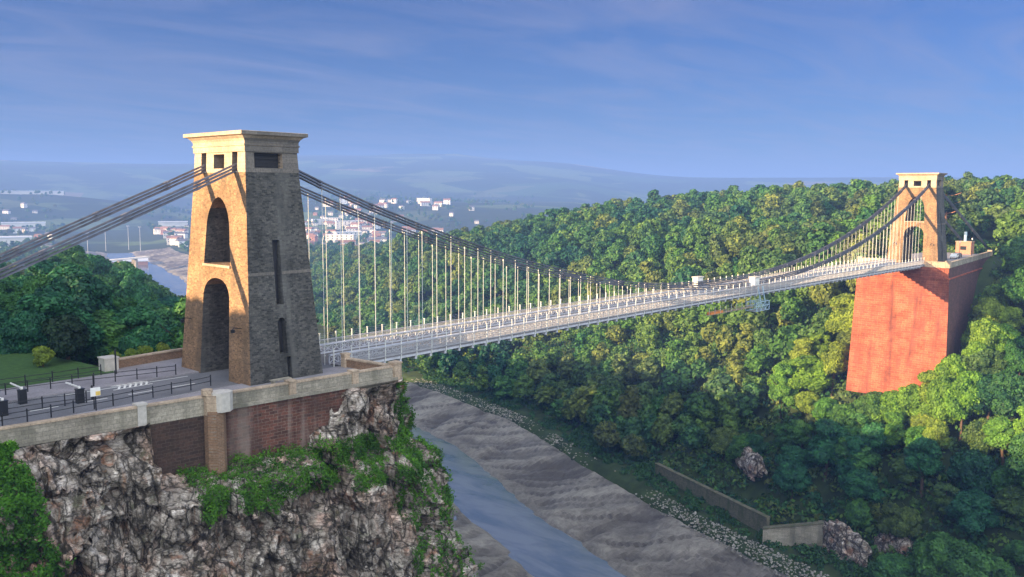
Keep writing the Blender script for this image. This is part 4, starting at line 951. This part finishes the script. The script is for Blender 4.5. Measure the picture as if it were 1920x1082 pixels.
# ---------------------------------------------------------------- far bank: rubble, retaining walls, rock outcrops
rb = MB(); rs = np.random.RandomState(31)
tq_ = np.arange(100, 470, .55)
for t_ in tq_:
    for q in range(9):
        dn = float(fbm(np.array(t_), np.array(3.), 22, 4)); x, y, nx_, ny_ = curve_at(np.array(t_+rs.uniform(-.4, .4))); s_ = 37.2+rs.uniform(-.8, 6.0); r_ = rs.uniform(.10, .20)+rs.uniform(0, .55)**2.2
        if rs.uniform() > .65+dn*1.3: continue
        zc = float(np.interp(s_, [36, 38, 44], [-77.2, -75.85, -74.35])); c = np.array([x+nx_*s_, y+ny_*s_, zc]); vv = IV1*r_*(1+rs.uniform(-.3, .3, (len(IV1), 1)))*np.array([1, 1, .7])+c; rb.add(vv.tolist(), IF1.tolist())
tag(rb.build('rubble_bank', M['rubblestone']), kind='stuff')
def rock_outcrop(x, y, z, sx, sy, sz, label, seed, rz=0):
    rs_ = np.random.RandomState(seed); bm = bmesh.new(); bmesh.ops.create_icosphere(bm, subdivisions=5, radius=1)
    for v in bm.verts:
        p = v.co.copy(); a = Vector((p.x*sx, p.y*sy, p.z*sz)); vd, vp = noise.voronoi(a*.3+Vector((seed, 0, 0))); q = 1+.22*(noise.cell(Vector(vp[0])*3)-.5)+.10*min(1, (vd[1]-vd[0])*3)+.1*noise.fractal(a*.3, 1, 2, 4)
        v.co = Vector((p.x*sx, p.y*sy, p.z*sz))*q
    me = bpy.data.meshes.new('rock_outcrop'); bm.to_mesh(me); bm.free(); me.materials.append(M['rock']); o = link('rock_outcrop', me, None, (x, y, z)); o.rotation_euler = (0, 0, rz); tag(o, label, 'rock')
rock_outcrop(191.5, 37.5, -62.5, 10, 2.2, 4.2, 'pale rock outcrop between trees above the long riverside wall', 1, .9)
rock_outcrop(173.5, -11, -68.5, 5, 2.6, 4.6, 'tan rock face among trees right of the grey stone wall', 2, 1.3)
def bankwall(a, b, z0a, z1a, z0b, z1b, th, label, mt):
    A = Vector((*a, 0)); B = Vector((*b, 0)); r = empty('retaining_wall', (a[0], a[1], z0a), label, 'wall'); d = (B-A).normalized(); n = Vector((-d.y, d.x, 0))*th/2
    def pc_(mb, ta, tb, w0, w1, off):
        n2 = n*w1
        vs = [A-n2+Vector((0, 0, w0[0])), B-n2+Vector((0, 0, w0[1])), B+n2+Vector((0, 0, w0[1])), A+n2+Vector((0, 0, w0[0])), A-n2+Vector((0, 0, ta)), B-n2+Vector((0, 0, tb)), B+n2+Vector((0, 0, tb)), A+n2+Vector((0, 0, ta))]
        mb.add(vs, [(3, 2, 1, 0), (4, 5, 6, 7), (0, 1, 5, 4), (1, 2, 6, 5), (2, 3, 7, 6), (3, 0, 4, 7)])
    L0 = (a[0], a[1], z0a); w_ = MB(); pc_(w_, z1a, z1b, (z0a, z0b), 1, 0); child(w_, 'wall_face', mt, r, L0)
    c_ = MB(); pc_(c_, z1a+.3, z1b+.3, (z1a+.003, z1b+.003), 1.5, 0); child(c_, 'coping', M['bankstone'], r, L0)
bankwall((193, 72), (170, 21), -75, -70.2, -75, -69.2, 1.0, 'long sloping brown stone wall above the far river bank', M['bankstone'])
bankwall((165, 20), (171, 6), -75, -70.4, -75, -66.9, 1.2, 'pale grey stone wall rising to the right at the lower right river bank', M['greystone'])
rock_outcrop(171.0, 1.0, -71.5, 9.0, 3.2, 6.4, 'pale bluish rock face right of the grey wall at the lower right river bank', 5, 1.2)

# undergrowth covers the slopes between the trees
rs = np.random.RandomState(43); gx, gy = np.meshgrid(np.arange(150, 420, 2.8), np.arange(-110, 330, 2.8)); gx = (gx+rs.uniform(-1.6, 1.6, gx.shape)).ravel(); gy = (gy+rs.uniform(-1.6, 1.6, gy.shape)).ravel()
s_, t_ = river_st(gx, gy); ok = (s_ > mudw(t_)+17) & (s_ < 190) & ~((gx > 203.5) & (gx < 268) & (gy > -12.5) & (gy < 14)) & ~((s_ < 56) & (gy > -12) & (gy < 76)) & (np.hypot(gx-187, gy-34) > 4.5); gx, gy = gx[ok], gy[ok]; gz = height(gx, gy)
d = rs.normal(size=(len(gx), 46, 3)); d[..., 2] = np.abs(d[..., 2]); d /= np.linalg.norm(d, axis=2)[..., None]; rr_ = rs.uniform(1.5, 4.2, (len(gx), 1, 1))
P = (np.stack([gx, gy, gz], 1)[:, None]+d*rr_*rs.uniform(.6, 1.1, d.shape[:2]+(1,))*np.array([1, 1, .8])).reshape(-1, 3)
a, b_ = leaves(P, d.reshape(-1, 3), np.full(len(P), .85), rs)
tone = np.repeat(rs.uniform(0, 1, len(gx)), 46)
tag(link('undergrowth', npmesh('undergrowth', a, b_, [M['leaf_wood']], attrs={'tone': tone})), kind='stuff')

# low bank scrub between rubble and woods
rs = np.random.RandomState(41); BS = []
for t_ in np.arange(110, 560, 1.0):
    for q in range(3):
        x, y, nx_, ny_ = curve_at(np.array(t_+rs.uniform(-1, 1))); s_ = rs.uniform(43.5, 57); BS.append((x+nx_*s_, y+ny_*s_, rs.uniform(.7, 2.0)))
V_, F_q, n = [], [], 0
for (x, y, r_) in BS:
    if fbm(np.array(x), np.array(y), 9, 6) < -.25: continue
    k = 46; d = rs.normal(size=(k, 3)); d[:, 2] = np.abs(d[:, 2]); d /= np.linalg.norm(d, axis=1)[:, None]; P = np.array([x, y, float(height(x, y))])+d*r_*rs.uniform(.5, 1.1, (k, 1))
    a, b_ = leaves(P, d, np.full(k, .55), rs); V_.append(a); F_q.append(b_+n); n += len(a)
tag(link('bank_scrub', npmesh('bank_scrub', np.concatenate(V_), np.concatenate(F_q), [M['leaf_scrub']])), kind='stuff')

# ---------------------------------------------------------------- the city on the plain
def housemesh(w_, d_, h_, wall, roof, flat=False):
    mb = MB().box(-w_/2, w_/2, -d_/2, d_/2, -3, h_, 0)
    if flat: mb.box(-w_/2-.3, w_/2+.3, -d_/2-.3, d_/2+.3, h_+.01, h_+.6, 1)
    else:
        r = d_*.35; mb.add([(-w_/2-.4, -d_/2-.4, h_+.01), (w_/2+.4, -d_/2-.4, h_+.01), (w_/2+.4, d_/2+.4, h_+.01), (-w_/2-.4, d_/2+.4, h_+.01), (-w_/2-.4, 0, h_+r), (w_/2+.4, 0, h_+r)], [(0, 1, 5, 4), (2, 3, 4, 5), (0, 4, 3), (1, 2, 5), (0, 3, 2, 1)], 1)
    n_ = max(2, int(w_/5))
    for k in range(n_):
        for st in range(max(1, int(h_/3))):
            for sy in (-1, 1):
                xx = -w_/2+w_*(k+.5)/n_; mb.box(xx-.7, xx+.7, min(sy*d_/2, sy*(d_/2+.04)), max(sy*d_/2, sy*(d_/2+.04)), 1+st*3, 2.4+st*3, 2)
    return mb.mesh('house', [wall, roof, M['glass']])
HM = [housemesh(9, 8, 6, M['render'], M['slate']), housemesh(11, 8, 6.5, M['white'], M['slate']), housemesh(20, 9, 6.5, M['render'], M['redroof']), housemesh(10, 9, 6, M['brickfar'], M['redroof']), housemesh(34, 14, 12, M['render'], M['metalroof'], True), housemesh(14, 9, 9, M['white'], M['redroof'])]
rs = np.random.RandomState(55); cnt = 0
def at(pxl, D, z=None):
    h = HD+math.atan((pxl-960)/1658.7); return CAMP.x+D*math.sin(h), CAMP.y+D*math.cos(h)
HL = [('white', 'pale house among trees in the city beyond the river bend'), ('w', 'white rendered house in the city on the plain'), ('t', 'long pale terrace with clay roof in the distant city'), ('b', 'red brick house in the distant city'), ('f', 'flat roofed pale block in the distant city'), ('x', 'white building with red roof in the distant city')]
clusters = [(225, 345, 1050, 2100, 130), (345, 590, 1000, 2400, 40), (575, 720, 1150, 2600, 120), (0, 220, 1500, 3000, 28), (720, 900, 1900, 2600, 22)]
for (a, b_, d0, d1, nn) in clusters:
    for k in range(nn):
        x, y = at(rs.uniform(a, b_), rs.uniform(d0, d1)); s_, t_ = river_st(np.array(x), np.array(y))
        if abs(float(s_)) < 95: continue
        q = rs.choice(6, p=[.28, .24, .2, .1, .06, .12]); o = link('house', HM[q], None, (x, y, float(height(x, y)))); o.rotation_euler = (0, 0, rs.uniform(-.5, .5)+HD*-1); sc_ = rs.uniform(.9, 1.5); o.scale = (sc_,)*3
        side = 'left of the near tower' if (a < 400) else 'right of the near tower'
        tag(o, HL[q][1]+' '+side, 'house', HL[q][1]+' '+side)
def shed(pxl, D, w_, label, mt=None, h=12, rz=0):
    x, y = at(pxl, D); r = empty('warehouse', (x, y, float(height(x, y))), label, 'warehouse', None, -HD-math.atan((pxl-960)/1658.7)+rz)
    MB().box(-w_/2, w_/2, -18, 18, -3, h).build('wall', mt or M['render'], r); MB().box(-w_/2-1, w_/2+1, -19, 19, h+.01, h+1.6).build('roof', M['metalroof'], r)
shed(45, 2500, 95, 'long white warehouse at the far left of the plain'); shed(15, 1750, 70, 'pale roofed warehouse at the left edge below the long white one'); shed(625, 1180, 48, 'cream building with pale roof seen right of the near tower', M['brickfar'], 13)
shed(325, 2450, 70, 'long white shed on the plain just left of the near tower'); shed(65, 3100, 170, 'very long pale factory roof on the plain at left', None, 9); shed(240, 1310, 46, 'pinkish warehouse between trees beyond the river bend', M['brickfar'], 8)
tw = empty('lock_building', (*at(164, 1090), -76), 'small white square building beside the river bend', 'building'); MB().box(-6, 6, -6, 6, 0, 13).build('wall', M['white'], tw); MB().box(-6.4, 6.4, -6.4, 6.4, 13.01, 14).build('roof', M['slate'], tw)
br = empty('road_bridge', (*at(210, 1190), -76), 'distant low road bridge crossing the river bend', 'bridge', None, .35)
MB().box(-45, 55, -4, 4, 7, 8.6).build('deck', M['render'], br)
for xx in (-38, -14, 10, 34): MB().box(xx-1.5, xx+1.5, -3.5, 3.5, -10, 7).build('pier', M['greystone'], br)
for pxl, D in ((197, 1500), (240, 1520), (262, 1480), (163, 1300)):
    x, y = at(pxl, D); o = MB().tube([(0, 0, 0), (0, 0, 38)], [.5, .3], 6).box(-2.2, 2.2, -.3, .3, 36.5, 38.5).build('floodlight_mast', M['iron'], loc=(x, y, -77)); tag(o, {197: 'left mast of the tall thin trio on the plain', 240: 'middle mast of the tall thin trio on the plain', 262: 'right mast of the tall thin trio on the plain', 163: 'thin mast over the small white building'}[pxl], 'mast', 'tall masts on the plain')
# tree clumps of the plain
rs = np.random.RandomState(61); Vs, Fqs, Ts, tq, ttn = [], [], [], [], []; n = 0
for k in range(3000):
    pxl = rs.uniform(-40, 1000); D = 850+3000*rs.uniform(0, 1)**1.7; x, y = at(pxl, D); s_, t_ = river_st(np.array(x), np.array(y))
    if abs(float(s_)) < float(mudw(t_))+14: continue
    if float(fbm(np.array(x), np.array(y), 170, 3)) < -.12 and rs.uniform() < .75: continue
    V0, Fs0, R = LOW[rs.randint(len(LOW))]; sel = rs.choice(len(Fs0[0]), 90, replace=False)
    vq = V0[Fs0[0][sel].ravel()].reshape(-1, 4, 3); cen = vq.mean(1, keepdims=True); vq = (cen+(vq-cen)*2.2).reshape(-1, 3); sc = rs.uniform(.7, 1.3)
    tr = np.concatenate([f[:, :3] for f in Fs0[1:]]); lo = tr.min(); core = V0[lo:]
    V = np.concatenate([vq, core])*sc+np.array([x, y, float(height(x, y))-1]); nv = len(vq)
    Vs.append(V); Fqs.append(np.arange(nv).reshape(-1, 4)+n); Ts.append(tr-lo+nv+n); tn = rs.uniform(0, 1); tq.append(np.full(nv//4, tn)); ttn.append(np.full(len(tr), tn)); n += len(V)
tag(link('distant_trees', tris_quads_mesh('distant_trees', np.concatenate(Vs), [np.concatenate(Fqs), np.concatenate(Ts)], [M['leaf_wood']], attr=np.concatenate(tq+ttn))), kind='stuff')

# ---------------------------------------------------------------- haze
hz = MB().box(-2600, 11600, -1600, 11600, -92, 330).build('haze', []) if False else None
hm = bpy.data.materials.new('haze_air'); hm.use_nodes = True; t = hm.node_tree; t.nodes.clear()
out = t.nodes.new('ShaderNodeOutputMaterial'); pv = t.nodes.new('ShaderNodeVolumePrincipled'); pv.inputs['Color'].default_value = (.18, .34, .84, 1); pv.inputs['Density'].default_value = 2.7e-4
pv.inputs['Anisotropy'].default_value = .0
t.links.new(pv.outputs[0], out.inputs['Volume'])
tag(MB().box(-2600, 11700, -1600, 11700, -95, 232).build('haze', hm), kind='stuff')
